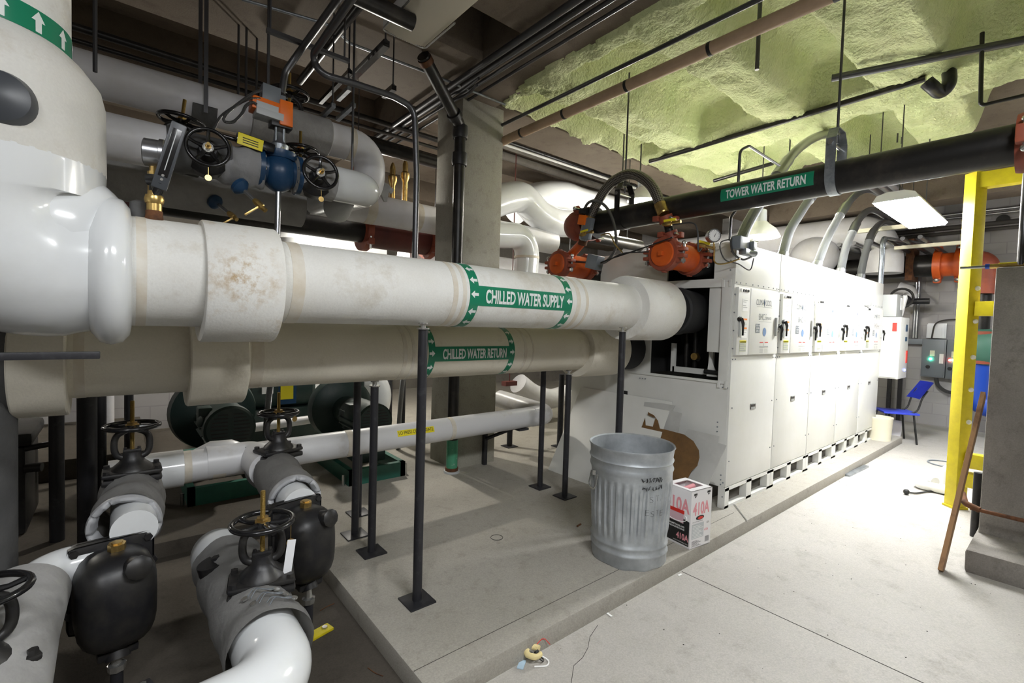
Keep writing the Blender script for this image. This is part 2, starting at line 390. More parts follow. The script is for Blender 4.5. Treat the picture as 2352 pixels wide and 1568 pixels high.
def patch(mb, mapper, u0, u1, v0, v1, n=10):
    A = [mb.bm.verts.new(mapper(u0, v0+(v1-v0)*i/n)) for i in range(n+1)]; B = [mb.bm.verts.new(mapper(u1, v0+(v1-v0)*i/n)) for i in range(n+1)]
    for i in range(n): mb.bm.faces.new((A[i], B[i], B[i+1], A[i+1]))
    return mb
def polypatch(mb, mapper, pts):
    mb.bm.faces.new([mb.bm.verts.new(mapper(a, b)) for a, b in pts]); return mb
# ---------------------------------------------------------------- the room
def S(name, mb, m, **k): return struct(mb.build(name, m, None, **k))
S('floor', MB().bx(.966, 13, -4.5, 10, -.12, 0), m_floor)
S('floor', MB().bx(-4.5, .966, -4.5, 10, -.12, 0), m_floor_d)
KY = 1.618
pad = MB(); pad.bx(.965, 8.95, KY, 9.5, -.02, .1, .012); S('equipment_pad', pad, m_pad)
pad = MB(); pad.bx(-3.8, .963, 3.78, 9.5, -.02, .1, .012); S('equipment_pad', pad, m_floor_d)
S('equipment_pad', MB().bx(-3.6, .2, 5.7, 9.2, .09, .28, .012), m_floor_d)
# saw-cut joints and a crack in the slab
j = MB(); a = P(1572, 1315, 'z', 0); j.bx(a.x-.0025, a.x+.0025, -4, KY-.01, -.002, .0012); S('trim_1', j, m_gap)
j = MB(); a = P(1300, 1480, 'z', .1); pts = [P(x, y, 'z', .101) for x, y in ((1010, 1510), (1120, 1440), (1400, 1325), (1440, 1305))]
y0 = sum(p.y for p in pts)/4; j.bx(.97, 3.9, y0-.0015, y0+.0015, .098, .1008); S('trim_2', j, m_gap)
cr = [(1373, 1435), (1355, 1462), (1350, 1488), (1338, 1510), (1318, 1528), (1312, 1568)]
j = MB(); pp = [P(x, y, 'z', .0006) for x, y in cr]; j.tube(pp, .0013, 5); S('trim_3', j, m_gap)
# ceiling: slab, the beam over the column, joists
S('ceiling', MB().bx(-4.5, 13, -4.5, 10, 4.3, 4.5), m_ceil)
S('ceiling_beam', MB().bx(2.42, 3.02, -4.5, 10, 3.85, 4.31, .01), m_ceil)
for y0, y1 in ((1.7, 2.9), (3.42, 4.6), (5.7, 6.9), (8, 9.2)):
    S('ceiling_joist', MB().bx(-4.5, 2.43, y0, y1, 3.86, 4.31, .01), m_ceil)
    if y0 > 3.4: S('ceiling_joist', MB().bx(3.01, 13, max(y0, 3.97), y1, 3.86, 4.31, .01), m_ceil)
S('ceiling_beam', MB().bx(9.7, 10.2, -4.5, 3.97, 3.7, 4.31, .01), m_ceil)
S('concrete_column', MB().bx(2.62, 3.14, 4.02, 4.5, .09, 3.86, .012), m_conc)
# walls
S('wall_back', MB().bx(11.3, 11.5, -4.5, 10, 0, 4.31), m_block)
S('wall_left', MB().bx(-4.5, 13, 9.6, 9.8, 0, 4.31), m_conc_d)
S('wall_side', MB().bx(-4.6, -4.4, -4.5, 10, 0, 4.31), m_conc_d)
S('wall_front', MB().bx(-4.5, 13, -4.6, -4.4, 0, 4.31), m_conc_d)
# low concrete wall at the right with its footing
wl = MB(); wl.bx(4.9, 5.25, -1.6, .416, 0, 2.115, .015); S('wall_right', wl, m_conc_w)
ft = MB(); ft.bx(4.45, 5.4, -1.7, .44, -.01, .16, .03)
for v in ft.bm.verts: v.co += Vector((noise.noise(v.co*7), noise.noise(v.co*7+Vector((9, 0, 0))), 0))*.03
S('trim_4', ft, m_conc_w)

# spray foam sprayed over the joists and slab between the two beams
def sst(a, b, x):
    t = min(1, max(0, (x-a)/(b-a))); return t*t*(3-2*t)
RIBS = [(3.25, .17), (2.08, .17), (1.05, .22), (-.15, .2), (-1.3, .2)]
def foam_z(x, y):
    r = max(1-sst(w, w+.22, abs(y-c)) for c, w in RIBS)
    r = max(r, 1-sst(.25, .5, abs(x-5.62)), 1-sst(.1, .3, x-2.95), 1-sst(.1, .4, 4.0-y))
    z = 4.2-.36*r
    v = Vector((x, y, 0))
    z += .05*noise.noise(v*2.3)+.028*noise.noise(v*6)
    z -= .022*(1-abs(noise.noise(v*17)))+.014*noise.noise(v*38)
    z -= .05*max(0, noise.noise(v*3.1+Vector((5, 5, 5))))
    return z
fm = MB(); X0, X1, Y0, Y1, D = 2.75, 8.55, -2.0, 3.97, .025
nx, ny = int((X1-X0)/D), int((Y1-Y0)/D); G = []
for i in range(nx+1):
    row = []
    for k in range(ny+1):
        x, y = X0+D*i, Y0+D*k
        z = foam_z(x, y)
        edge = 2.88-.17*sst(2.4, 3.9, 3.97-y)+.05*noise.noise(Vector((y*2.2, 3, 1)))+.02*noise.noise(Vector((y*9, 3, 1)))+.12*sst(3.2, 3.97, y)
        far = 6.55+1.75*sst(.35, 1.5, y)+.12*noise.noise(Vector((y*.9, 8, 2)))+.04*noise.noise(Vector((y*5, 8, 2)))
        ye = 3.9+.04*noise.noise(Vector((x*5, 1, 7)))
        if x < edge: z = max(z, 3.875)
        z += (4.32-z)*sst(far-.12, far+.1, x)
        if y > ye: z = max(z, 3.87)
        row.append(fm.bm.verts.new((x, y, z)))
    G.append(row)
for i in range(nx):
    for k in range(ny): fm.bm.faces.new((G[i][k], G[i][k+1], G[i+1][k+1], G[i+1][k]))
fo = fm.build('ceiling_insulation', m_foam, None, ang=180); struct(fo)
# ---------------------------------------------------------------- chilled water pipes
SY, SZ, SR = 2.3, 1.755, .18
RY, RZ, RR = 2.86, 1.392, .18
t = thing('chilled_water_supply_pipe', 'fat white insulated pipe lettered CHILLED WATER SUPPLY with its glossy elbow and riser', 'pipe', (0, SY, .9))
MB().lathe((.02, SY, SZ), (1, 0, 0), [(0, .205), (.25, .205), (.26, .183), (.6, .18), (3.05, .18)], 56).build('pipe_jacket', m_canvas, t)
q = MB().lathe((.25, SY-.0, SZ-.02), (1, 0, 0), [(0, .15), (0, .243), (.006, .247), (.262, .247), (.268, .243), (.268, .15)], 56)
q.build('insulation_sleeve', m_canvas_big, t)
MB().lathe((3.03, SY, SZ-.005), (1, 0, 0), [(0, .15), (0, .247), (.012, .252), (.5, .252), (.51, .246), (.51, .1)], 56).build('end_collar', m_canvas, t)
# seams of the jacket
for x0, x1, r in ((.045, .075, .206), (.56, .61, .1825), (1.355, 1.385, .1812), (1.415, 1.44, .1812), (2.31, 2.345, .1812), (2.40, 2.425, .1812)):
    MB().lathe((x0, SY, SZ), (1, 0, 0), [(0, r-.003), (0, r), (x1-x0, r), (x1-x0, r-.003)], 56, False, False).build('jacket_seam', m_seam, t)
# glossy elbow with a fat ring
RX = -.36
ring = MB().lathe((-.085, SY, SZ-.005), (1, 0, 0), [(0, .16), (.005, .225), (.03, .262), (.06, .272), (.095, .262), (.115, .235), (.122, .19)], 56)
ring.build('elbow_ring', m_pvc, t)
el = MB(); pts = [(-.02, SY, SZ), (-.12, SY, SZ)]+arc((-.14, SY, SZ+.22), (1, 0, 0), (0, 0, 1), .22, 270, 180, 14)+[(RX, SY, SZ+.33)]
el.tube(pts, [.215, .235]+[.245+.075*i/14 for i in range(15)]+[.325], 48).ball((-.185, SY, SZ+.115), .235, (1, .95, 1), 40); el.build('elbow', m_pvc, t)
RS = (RX, SY)
MB().lathe((*RS, 2.07), (0, 0, 1), [(0, .22), (0, .318), (.012, .325), (.25, .323), (.30, .312), (.36, .268), (.39, .236)], 56).build('riser_sleeve', m_canvas, t)
MB().cyl((*RS, 2.4), (*RS, 3.858), .232, seg=56).build('riser', m_canvas, t)
# flow tape on the riser, arrows pointing up
tp = MB(); tw = MB()
def cylmap(r, z0): return lambda a, b: Vector((RX+r*math.cos(a/r), SY+r*math.sin(a/r), z0+b))
mp = cylmap(.2335, 2.462)
A = [tp.bm.verts.new(mp(.2335*2*math.pi*i/64, 0)) for i in range(64)]; B = [tp.bm.verts.new(mp(.2335*2*math.pi*i/64, .075)) for i in range(64)]
for i in range(64): tp.bm.faces.new((A[i], A[(i+1) % 64], B[(i+1) % 64], B[i]))
lb = tp.build('flow_tape', m_label_green, t); lab(lb, 'green tape with white up arrows')
mp = cylmap(.2345, 2.462)
for k in range(16):
    c = .2345*2*math.pi*k/16; tw.cut()
    polypatch(tw, mp, [(c-.009, .006), (c+.009, .006), (c+.009, .04), (c-.009, .04)]); polypatch(tw, mp, [(c-.02, .04), (c+.02, .04), (c, .07)])
tw.build('tape_arrow', m_letter, lb)
mp = cylmap(.2336, 2.56); bl = MB()
for i in range(8): polypatch(bl, mp, [(.2336*(3.5+i*.1), 0), (.2336*(3.6+i*.1), 0), (.2336*(3.6+i*.1), .5), (.2336*(3.5+i*.1), .5)])
bl.build('riser_label', m_label_green, t)

def flow_label(t, y, z, r, b0, b1, words, x0, x1, v0, v1, th0, thw, d, bw):
    """two arrow bands joined by a lettered strip; d is the flow direction along x"""
    g = MB(); a = MB(); L = MB()
    for xb in (b0, b1):
        g.lathe((xb-bw/2, y, z), (1, 0, 0), [(0, r-.002), (0, r+.0016), (bw, r+.0016), (bw, r-.002)], 56, False, False)
        mp = pipe_map(y, z, r+.0028, xb, 0)
        for k in range(14):
            a.cut(); c = k*2*math.pi*r/14; h = bw*.42
            pts = [(-h*d, c-.008), (0, c-.008), (0, c-.021), (h*d, c), (0, c+.021), (0, c+.008), (-h*d, c+.008)]
            polypatch(a, mp, pts)
    mp = pipe_map(y, z, r+.0016, 0, 0)
    patch(g, mp, b0, b1, v0, v1, 10)
    o = g.build('flow_label', m_label_green, t, smooth=False); lab(o, 'green label reading '+words)
    a.build('flow_arrow', m_letter, o)
    text_into(L, words, x1-x0, (v1-v0)*.70, pipe_map(y, z, r+.003, x0, v0/r+(v1-v0)*.15/r), .01, .03)
    L.build('lettering', m_letter, o)
flow_label(t, SY, SZ, SR, 1.49, 2.235, 'CHILLED WATER SUPPLY', 1.565, 2.185, -.062, .05, 0, 0, -1, .06)
# the black end that runs into the chiller
MB().cyl((3.5, SY, SZ), (3.74, SY, SZ), .152, seg=40).build('black_pipe_end', m_rubber, t)
MB().lathe((3.70, SY, SZ), (1, 0, 0), [(0, .1), (.0, .19), (.015, .205), (.1, .21), (.16, .2), (.35, .19), (.36, .1)], 44).build('coupling', m_rubber, t)

t = thing('chilled_water_return_pipe', 'cream insulated pipe lettered CHILLED WATER RETURN running below the supply pipe', 'pipe', (0, RY, .9))
MB().lathe((-.9, RY, RZ), (1, 0, 0), [(0, .18), (4.1, .18)], 56).build('pipe_jacket', m_cream, t)
for x0, x1 in ((-.34, -.17), (.255, .50)):
    MB().lathe((x0, RY, RZ-.01), (1, 0, 0), [(0, .15), (0, .238), (.006, .243), (x1-x0-.006, .243), (x1-x0, .238), (x1-x0, .15)], 56).build('insulation_sleeve', m_cream, t)
MB().lathe((3.10, RY, RZ-.005), (1, 0, 0), [(0, .15), (0, .238), (.012, .243), (.5, .243), (.51, .238), (.51, .1)], 56).build('end_collar', m_cream, t)
for x0, x1 in ((-.15, -.115), (.52, .575), (1.36, 1.385), (1.42, 1.44), (2.36, 2.385), (2.44, 2.455)):
    MB().lathe((x0, RY, RZ), (1, 0, 0), [(0, .178), (0, .1818), (x1-x0, .1818), (x1-x0, .178)], 56, False, False).build('jacket_seam', m_seam, t)
flow_label(t, RY, RZ, RR, 1.56, 2.235, 'CHILLED WATER RETURN', 1.64, 2.18, -.055, .045, 0, 0, 1, .05)
MB().cyl((3.55, RY, RZ), (3.92, RY, RZ), .152, seg=40).lathe((3.68, RY, RZ), (1, 0, 0), [(0, .1), (0, .195), (.02, .205), (.2, .205), (.22, .1)], 44).build('black_pipe_end', m_rubber, t)

# steel stanchions under the pipes
def stanchion(x, y, top, label, r=.025, z0=.1, cap=True, group=None, flip=0):
    t = thing('pipe_stanchion', label, 'support post', (x, y, z0), group=group)
    MB().cyl((x, y, z0+.008), (x, y, top-.035 if cap else top), r, seg=22).build('post', m_post, t)
    MB().box((x, y, z0+.005), (.15, .15, .010), Matrix.Rotation(R_(flip), 3, 'Z'), .002).build('base_plate', m_post, t)
    if cap:
        c = MB(); c.lathe((x, y, top-.04), (0, 0, 1), [(0, r), (0, .034), (.008, .034), (.008, .014), (.028, .014), (.028, .026), (.036, .026)], 18)
        c.build('screw_cap', m_zinc, t)
    return t
ZS, ZR = SZ-SR, RZ-RR
stanchion(1.226, 2.205, ZS+.022, 'tallest black steel post in front, standing on the pad under the supply pipe')
stanchion(1.25, 2.857, ZR+.004, 'black steel post with screw cap under the return pipe, left of the tall post')
stanchion(1.259, 3.161, 1.5, 'black steel post behind the return pipe, left of the capped post', cap=False)
stanchion(3.004, 2.825, ZR+.004, 'black steel post capped under the collar of the return pipe, left of the trash can')
stanchion(2.992, 3.13, 1.5, 'black steel post behind the return pipe near the leaning white panel', cap=False)
stanchion(2.83, 2.14, ZS+.03, 'black steel post rising behind the galvanized trash can to the supply pipe')
for i, (px, yy, r, tp, z0, lb) in enumerate(((130, 4.2, .038, 1.5, 0, 'leftmost of the black posts beneath the end of the return pipe'),
        (200, 3.62, .045, 1.5, 0, 'thickest black post at far left, behind the left gate valve'),
        (232, 5.0, .035, 1.9, .1, 'slim black post just right of the thick post at far left'),
        (296, 5.6, .035, 2.3, .1, 'black post behind the brass stem of the left gate valve'))):
    p = P(px, 1000, 'y', yy); stanchion(p.x, yy, tp, lb, r, z0, False)
for px, y, top, lb in ((895, 5.6, 2.2, 'black post in the shade left of the steel flexible hose near the column'), (925, 5.2, 2.2, 'black post in the shade beside the steel flexible hose'), (1097, 4.6, 2.0, 'thin black post right behind the concrete column foot')):
    p = P(px, 940, 'y', y); stanchion(p.x, y, top, lb, .03, .1, False)
# ---------------------------------------------------------------- the chiller: five cabinets in a row
CX, CW, CY, CZ0, CZ1 = 3.9, .91, 1.84, .1, 2.335
CYB = 3.26
def chiller(i, x0, label):
    t = thing('chiller_cabinet', label, 'cabinet', (x0, CY, CZ0), group='chiller cabinets in a row')
    w = CW-.006; X = lambda a: x0+a
    if i == 0:
        b = MB()                                   # body with the openings of the end wall left out
        b.bx(X(0), X(w), CY+.015, CY+.09, .28, CZ1)
        for ya, yb, za, zb in ((CY+.09, 3.62, .28, 1.17), (2.62, CYB, 1.17, CZ1), (CY+.09, 2.62, 1.965, 2.03), (2.47, 2.62, 2.03, CZ1), (CY+.09, 2.02, 2.03, CZ1), (2.02, 2.47, 2.26, CZ1)):
            b.bx(X(0), X(.02), ya, yb, za, zb)
        b.bx(X(.02), X(w), CY+.09, CYB, CZ1-.02, CZ1); b.bx(X(0), X(w), CY+.09, 3.62, .28, .3)
        b.build('body', m_cab, t)
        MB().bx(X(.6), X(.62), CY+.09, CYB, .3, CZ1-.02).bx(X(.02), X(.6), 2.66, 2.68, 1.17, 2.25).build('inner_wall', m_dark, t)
        fr = MB(); fr.bx(X(-.012), X(.0), CY+.02, CY+.1, 1.17, 2.0, .003).bx(X(-.012), X(0), CY+.1, 2.62, 1.962, 2.035, .003).bx(X(-.012), X(0), CY+.02, 3.55, 1.15, 1.172, .002)
        fr.build('end_frame', m_cab, t)
        MB().bx(X(.01), X(.03), 1.93, 2.06, 1.41, 1.965, .003).build('inner_panel', m_cab, t)
        k = MB()
        k.bx(X(.2), X(.23), 2.12, 2.5, 1.19, 1.24).bx(X(.2), X(.23), 2.1, 2.14, 1.19, 1.46).bx(X(.2), X(.23), 2.48, 2.52, 1.19, 1.46)
        k.cut().prism([(X(.1), 2.10, 1.19), (X(.1), 2.0, 1.19), (X(.1), 2.08, 1.38)], (.01, 0, 0)); k.build('bracket', m_cab, t)
        n = MB()
        for yy in (2.18, 2.35, 2.44): n.cut().cyl((X(.34), yy, 1.2), (X(.34), yy, 1.9), .022)
        n.cut().cyl((X(.3), 2.30, 1.33), (X(.36), 2.30, 1.33), .03); n.build('inner_pipe', m_blackpipe, t)
        MB().cyl((X(.25), 2.31, 1.345), (X(.3), 2.31, 1.345), .034, seg=12).build('brass_nut', m_brass, t)
        MB().tube([(X(.12), 2.02, 1.22), (X(.12), 1.97, 1.24), (X(.12), 1.94, 1.20)], .016, 8).cyl((X(.1), 2.12, 1.23), (X(.1), 1.93, 1.225), .02).build('cable_gland', m_black, t)
        sl = MB().bx(X(-.002), X(.004), 2.86, 2.98, .915, .965); sl.build('slot_pull', m_dark, t)
        sc = MB()
        for yy, zz in ((3.4, 1.08), (2.72, 1.11), (2.69, 1.11), (2.66, 1.11), (1.93, .82), (1.93, .78), (1.93, .74), (1.88, .38), (1.88, .34), (1.88, .30), (1.88, 2.25), (1.88, 2.18), (1.88, 2.1), (1.88, 2.32), (1.86, 1.12), (1.9, 1.12), (1.86, .2), (1.86, .32)):
            sc.cut().cyl((X(-.006), yy, zz), (X(.002), yy, zz), .006, seg=6)
        sc.build('screw', m_greybox, t)
        hg = MB()
        for yy, zz in ((1.87, 1.99), (1.93, 1.99), (1.87, 1.145), (1.93, 1.145)): hg.cut().bx(X(-.018), X(-.01), yy-.012, yy+.012, zz-.03, zz+.03, .002)
        hg.build('corner_clip', m_cab, t)
    else:
        MB().bx(X(0), X(w), CY+.015, CYB, .28, CZ1).build('body', m_cab, t)
    MB().bx(X(.004), X(w-.004), CY, CY+.016, 1.985, CZ1-.004, .003).build('top_panel', m_cab, t)
    MB().bx(X(.004), X(w-.004), CY, CY+.016, .285, 1.375, .003).build('lower_panel', m_cab, t)
    bs = MB()                                       # base rail with two fork pockets
    for a, b in ((0, .07), (.40, .50), (w-.07, w)): bs.bx(X(a), X(b), CY, CY+.06, CZ0, .272)
    bs.bx(X(0), X(w), CY, CY+.06, .248, .278); bs.bx(X(0), X(w), CY, CY+.06, CZ0, .122); bs.build('base_rail', m_cab, t)
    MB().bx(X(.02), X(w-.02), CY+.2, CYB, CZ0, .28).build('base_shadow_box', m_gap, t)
    st = MB().bx(X(.004), X(w-.004), CY+.004, CY+.016, 1.375, 1.985); st.build('door_backing', m_cab, t)
    # narrow electrical door
    d = MB().bx(X(.03), X(.245), CY-.022, CY+.004, 1.395, 1.962, .004).build('narrow_door', m_cab, t)
    MB().bx(X(.055), X(.095), CY-.03, CY-.021, 1.55, 1.72, .002).build('latch_plate', m_cabgrey, d)
    h = MB(); h.cyl((X(.045), CY-.045, 1.695), (X(.045), CY-.02, 1.695), .018); h.tube([(X(.045), CY-.047, 1.705), (X(.06), CY-.056, 1.66), (X(.075), CY-.05, 1.625), (X(.075), CY-.05, 1.56)], [.014, .013, .009, .008], 8); h.build('handle', m_iron_gloss, d)
    lt = MB()
    for k in range(3): lt.cut().cyl((X(.115+k*.042), CY-.03, 1.937), (X(.115+k*.042), CY-.02, 1.937), .011, seg=14)
    lt.build('indicator_lamp', m_black, d)
    MB().cyl((X(.073), CY-.031, 1.937), (X(.073), CY-.02, 1.937), .013, seg=14).build('white_indicator', m_white, d)
    q = MB(); mp = plane_map((X(0), CY-.0235, 0), (1, 0, 0), (0, 0, 1))
    patch(q, mp, .085, .205, 1.425, 1.52, 1); o = q.build('rating_plate', m_plate, d, smooth=False)
    g = MB(); mp2 = plane_map((X(0), CY-.0245, 0), (1, 0, 0), (0, 0, 1))
    for k in range(5): patch(g, mp2, .09, .2 - (k % 2)*.03, 1.43+k*.018, 1.438+k*.018, 1)
    g.build('plate_print', m_cabgrey, o, smooth=False)
    g = MB(); patch(g, mp2, .085, .205, 1.50, 1.52, 1); g.build('plate_header', m_yellow_tag, o, smooth=False)
    q = MB(); patch(q, mp, .105, .215, 1.54, 1.60, 1); q.cut(); patch(q, mp, .105, .215, 1.765, 1.87, 1); q.build('paper_notice', m_white, d, smooth=False)
    q = MB()
    for z in (1.69, 1.615): q.cut(); patch(q, mp, .115, .205, z, z+.014, 1)
    q.build('orange_caution_print', m_orange_print, d, smooth=False)
    q = MB()
    for z in (1.855, 1.84, 1.81, 1.795, 1.67, 1.655, 1.585, 1.57): q.cut(); patch(q, mp2, .115, .195 if int(z*1000) % 2 else .17, z, z+.004, 1)
    q.build('small_print', m_cabgrey, d, smooth=False)
    # wide door
    d = MB().bx(X(.262), X(.86), CY-.022, CY+.004, 1.395, 1.965, .004).build('wide_door', m_cab, t)
    MB().bx(X(.775), X(.80), CY-.04, CY-.021, 1.56, 1.73, .002).build('pull', m_cabgrey, d)
    h = MB(); h.cyl((X(.885), CY-.03, 1.655), (X(.885), CY+.004, 1.655), .018); h.tube([(X(.885), CY-.032, 1.665), (X(.9), CY-.042, 1.62), (X(.9), CY-.036, 1.585), (X(.9), CY-.036, 1.52)], [.014, .013, .009, .008], 8); h.build('handle', m_iron_gloss, d)
    mp = plane_map((X(0), CY-.0236, 0), (1, 0, 0), (0, 0, 1)); L = MB()
    F = lambda x, z: plane_map((X(x), CY-.0236, z), (1, 0, 0), (0, 0, 1))
    text_into(L, 'CLIMA', .15, .05, F(.37, 1.83)); text_into(L, 'COOL', .13, .05, F(.56, 1.83))
    text_into(L, 'SHC', .12, .055, F(.43, 1.70)); text_into(L, 'ON', .03, .014, F(.56, 1.745)); text_into(L, 'DEMAND', .13, .026, F(.56, 1.705))
    patch(L, mp, .38, .70, 1.815, 1.817, 1); patch(L, mp, .43, .70, 1.685, 1.687, 1); L.build('maker_lettering', m_greybox, d, smooth=False)
    L = MB(); polypatch(L, mp, [(.535, 1.815), (.549, 1.855), (.535, 1.895), (.521, 1.855)]); L.build('drop_emblem', m_blue_valve, d, smooth=False)
    L = MB(); patch(L, mp, .375, .46, 1.585, 1.665, 1); o = L.build('square_sticker', m_greybox, d, smooth=False)
    L = MB()
    for k, s in enumerate(('R-4', '10A', 'ON-1')): text_into(L, s, .06, .016, plane_map((X(.388), CY-.0246, 1.643-.024*k), (1, 0, 0), (0, 0, 1)))
    L.build('sticker_print', m_white, o, smooth=False)
    L = MB(); polypatch(L, mp, [(.56+.035*math.cos(k*.314), 1.595+.038*math.sin(k*.314)) for k in range(20)]); L.build('round_seal', mat_seal, d, smooth=False)
    L = MB(); patch(L, mp, .47, .545, 1.498, 1.506, 1); L.cut(); patch(L, mp, .575, .645, 1.498, 1.506, 1); L.build('red_warning_print', m_red, d, smooth=False)
    L = MB(); patch(L, mp, .47, .65, 1.458, 1.466, 1)
    for k in range(5): patch(L, mp, .475, .545, 1.41+k*.008, 1.412+k*.008, 1); patch(L, mp, .575, .645, 1.41+k*.008, 1.412+k*.008, 1)
    patch(L, mp, .556, .564, 1.47, 1.495, 1); L.build('warning_print', m_cabgrey, d, smooth=False)
    # recessed pull in the lower panel
    MB().bx(X(.40), X(.50), CY-.003, CY+.004, .905, .955).build('slot_pull', m_gap, t)
    MB().bx(X(.40), X(.50), CY-.006, CY, .948, .958, .001).bx(X(.41), X(.49), CY-.004, CY+.0, .905, .925).build('slot_lip', m_cabgrey, t)
    sc = MB()
    for a in (.03, .1, .2, .33, .44, .55, .66, .76, .84, .88): sc.cut().cyl((X(a), CY-.004, 2.0), (X(a), CY, 2.0), .006, seg=6)
    for a, z in ((.02, 1.36), (.07, 1.36), (.83, 1.36), (.88, 1.36), (.05, .95), (.85, .95), (.04, .5), (.86, .5), (.86, 1.78), (.862, 1.55), (.015, 1.9), (.015, 1.75), (.015, 1.6), (.015, 1.45)): sc.cut().cyl((X(a), CY-.005, z), (X(a), CY+.004, z), .006, seg=6)
    sc.build('screw', m_greybox, t)
    return t
mat_seal = mat('blue_seal_print', (.16, .25, .42), .4)
names = ('nearest white chiller cabinet with pipes entering its open end wall', 'second white chiller cabinet from the trash can end of the row', 'middle white chiller cabinet of the five', 'fourth white chiller cabinet from the near end, before the blue chair end', 'farthest white chiller cabinet, next to the blue chair')
for i in range(5): chiller(i, CX+CW*i, names[i])
x = CX+CW*4
MB().bx(x+.02, x+.1, CY-.06, CY, 1.98, 2.16, .004).thing('junction_box', m_cabgrey, 'small grey box on the upper panel of the farthest chiller cabinet', 'junction box')

# sheets leaning on the end wall
def lean(name, m, label, x0, x1, z1, px, low=(), th=.004, z0=.1):
    """sheet leaning from (x0, z0) on the pad to (x1, z1); its outline is read off the photo, its foot stands on the pad"""
    n = Vector((z1-z0, 0, x0-x1)).normalized(); o = Vector((x0, 0, z0)); C = Vector((0, 0, CAM_H)); pts = []
    for a, b in px:
        d = P(a, b, 'x', 3)-C; pts.append(C+d*((o-C).dot(n)/d.dot(n)))
    pts += [Vector((x0, y, z0)) for y in low]
    return MB().prism(pts, n*th).thing(name, m, label, 'sheet', smooth=False)
Z4 = lambda *p: [(1230+a/4.751, 850+b/4.751) for a, b in p]
MB().prism([(3.42, 3.46, .1), (3.42, 2.35, .1), (3.885, 2.35, .93), (3.885, 3.46, .93)], (-.004, 0, .002)).thing('metal_sheet', m_cab, 'big white metal sheet leaning low against the open chiller end', 'sheet', smooth=False)
lean('metal_sheet', m_panelgrey, 'grey white metal offcut with a curved cutout leaning behind the brown hardboard', 3.66, 3.86, .95, Z4((1170, 440), (1190, 345), (1380, 360), (1525, 385), (1500, 425), (1495, 445), (1600, 470), (1555, 700)), (2.05, 2.3))
lean('metal_sheet', m_panelgrey, 'pale grey sheet tilted at an angle between the hardboard and the chiller corner', 3.62, 3.86, .80, Z4((1560, 830), (1660, 640), (2005, 720), (1990, 790), (2085, 820), (1915, 1190)), (1.93, 2.1))
lean('hardboard', m_masonite, 'brown hardboard with a rounded end leaning behind the refrigerant box', 3.54, 3.80, .86, Z4((1120, 705), (1165, 600), (1195, 520), (1200, 600), (1280, 615), (1310, 520), (1230, 490), (1225, 455), (1290, 490), (1335, 550), (1355, 635), (1430, 650), (1620, 700), (1720, 770), (1780, 870), (1787, 950), (1765, 1040), (1700, 1100)), (2.1, 2.45))
# ---------------------------------------------------------------- tower water pipe and the orange headers
TX, TZ, TR = 3.55, 2.60, .103
t = thing('tower_water_return_pipe', 'thick black overhead pipe lettered TOWER WATER RETURN', 'pipe', (TX, .5, 2.45))
MB().cyl((TX, 3.2, TZ), (TX, -2.5, TZ), TR, seg=40).build('pipe', m_blackpipe, t)
lb = MB(); mpT = lambda r: (lambda a, b: Vector((TX-r*math.cos(b/r), 1.765-a, TZ+r*math.sin(b/r))))
patch(lb, mpT(TR+.001), 0, .615, -.045, .05, 10); o = lb.build('pipe_label', m_label_green, t, smooth=False); lab(o, 'green label with pale letters TOWER WATER RETURN')
L = MB(); m0 = mpT(TR+.0022); text_into(L, 'TOWER WATER RETURN', .53, .064, lambda a, b: m0(a+.04, b-.03), .01, .03); L.build('lettering', m_letter, o)
cp = MB(); cp.lathe((TX, 3.2, TZ), (0, 1, 0), [(-.05, .104), (-.03, .15), (.0, .155), (.05, .155), (.11, .145), (.17, .115), (.20, .07), (.215, .001)], 36); cp.build('end_cap', m_redox, t)
k = MB(); k.lathe((TX, 3.12, TZ), (0, 1, 0), [(0, .11), (0, .165), (.06, .165), (.06, .11)], 36)
for a in (55, 235):
    c = Vector((TX+.19*math.cos(R_(a+90)), 3.15, TZ+.19*math.sin(R_(a+90)))); k.box(c, (.06, .05, .07), Matrix.Rotation(R_(-a), 3, 'Y'), .008)
k.build('grooved_coupling', m_redox, t)
k = MB()
for a in (55, 235):
    c = Vector((TX+.2*math.cos(R_(a+90)), 3.15, TZ+.2*math.sin(R_(a+90)))); k.cut().cyl(c+Vector((-.05, -.02, 0)), c+Vector((.05, -.02, 0)), .012, seg=6).ball(c+Vector((-.055, -.02, 0)), .019, seg=10)
k.build('coupling_bolt', m_zinc, t)
MB().lathe((TX, 3.03, TZ), (0, 1, 0), [(0, .1), (0, .148), (.08, .152), (.09, .1)], 36).build('valve_ring', m_rubber, t)
# red coupling near the frame edge
k = MB(); yk = .215; k.lathe((TX, yk-.04, TZ), (0, 1, 0), [(0, .104), (0, .145), (.02, .15), (.06, .15), (.08, .145), (.08, .104)], 36)
for sx in (-1, 1): k.box((TX+sx*.16, yk, TZ), (.07, .075, .09), None, .01)
k.build('grooved_coupling', m_redox, t)
k = MB()
for sx in (-1, 1): k.cut().cyl((TX+sx*.17, yk, TZ-.07), (TX+sx*.17, yk, TZ+.07), .012, seg=8).ball((TX+sx*.17, yk, TZ-.07), .02, seg=10).ball((TX+sx*.17, yk, TZ+.07), .02, seg=10)
k.build('coupling_bolt', m_zinc, t)

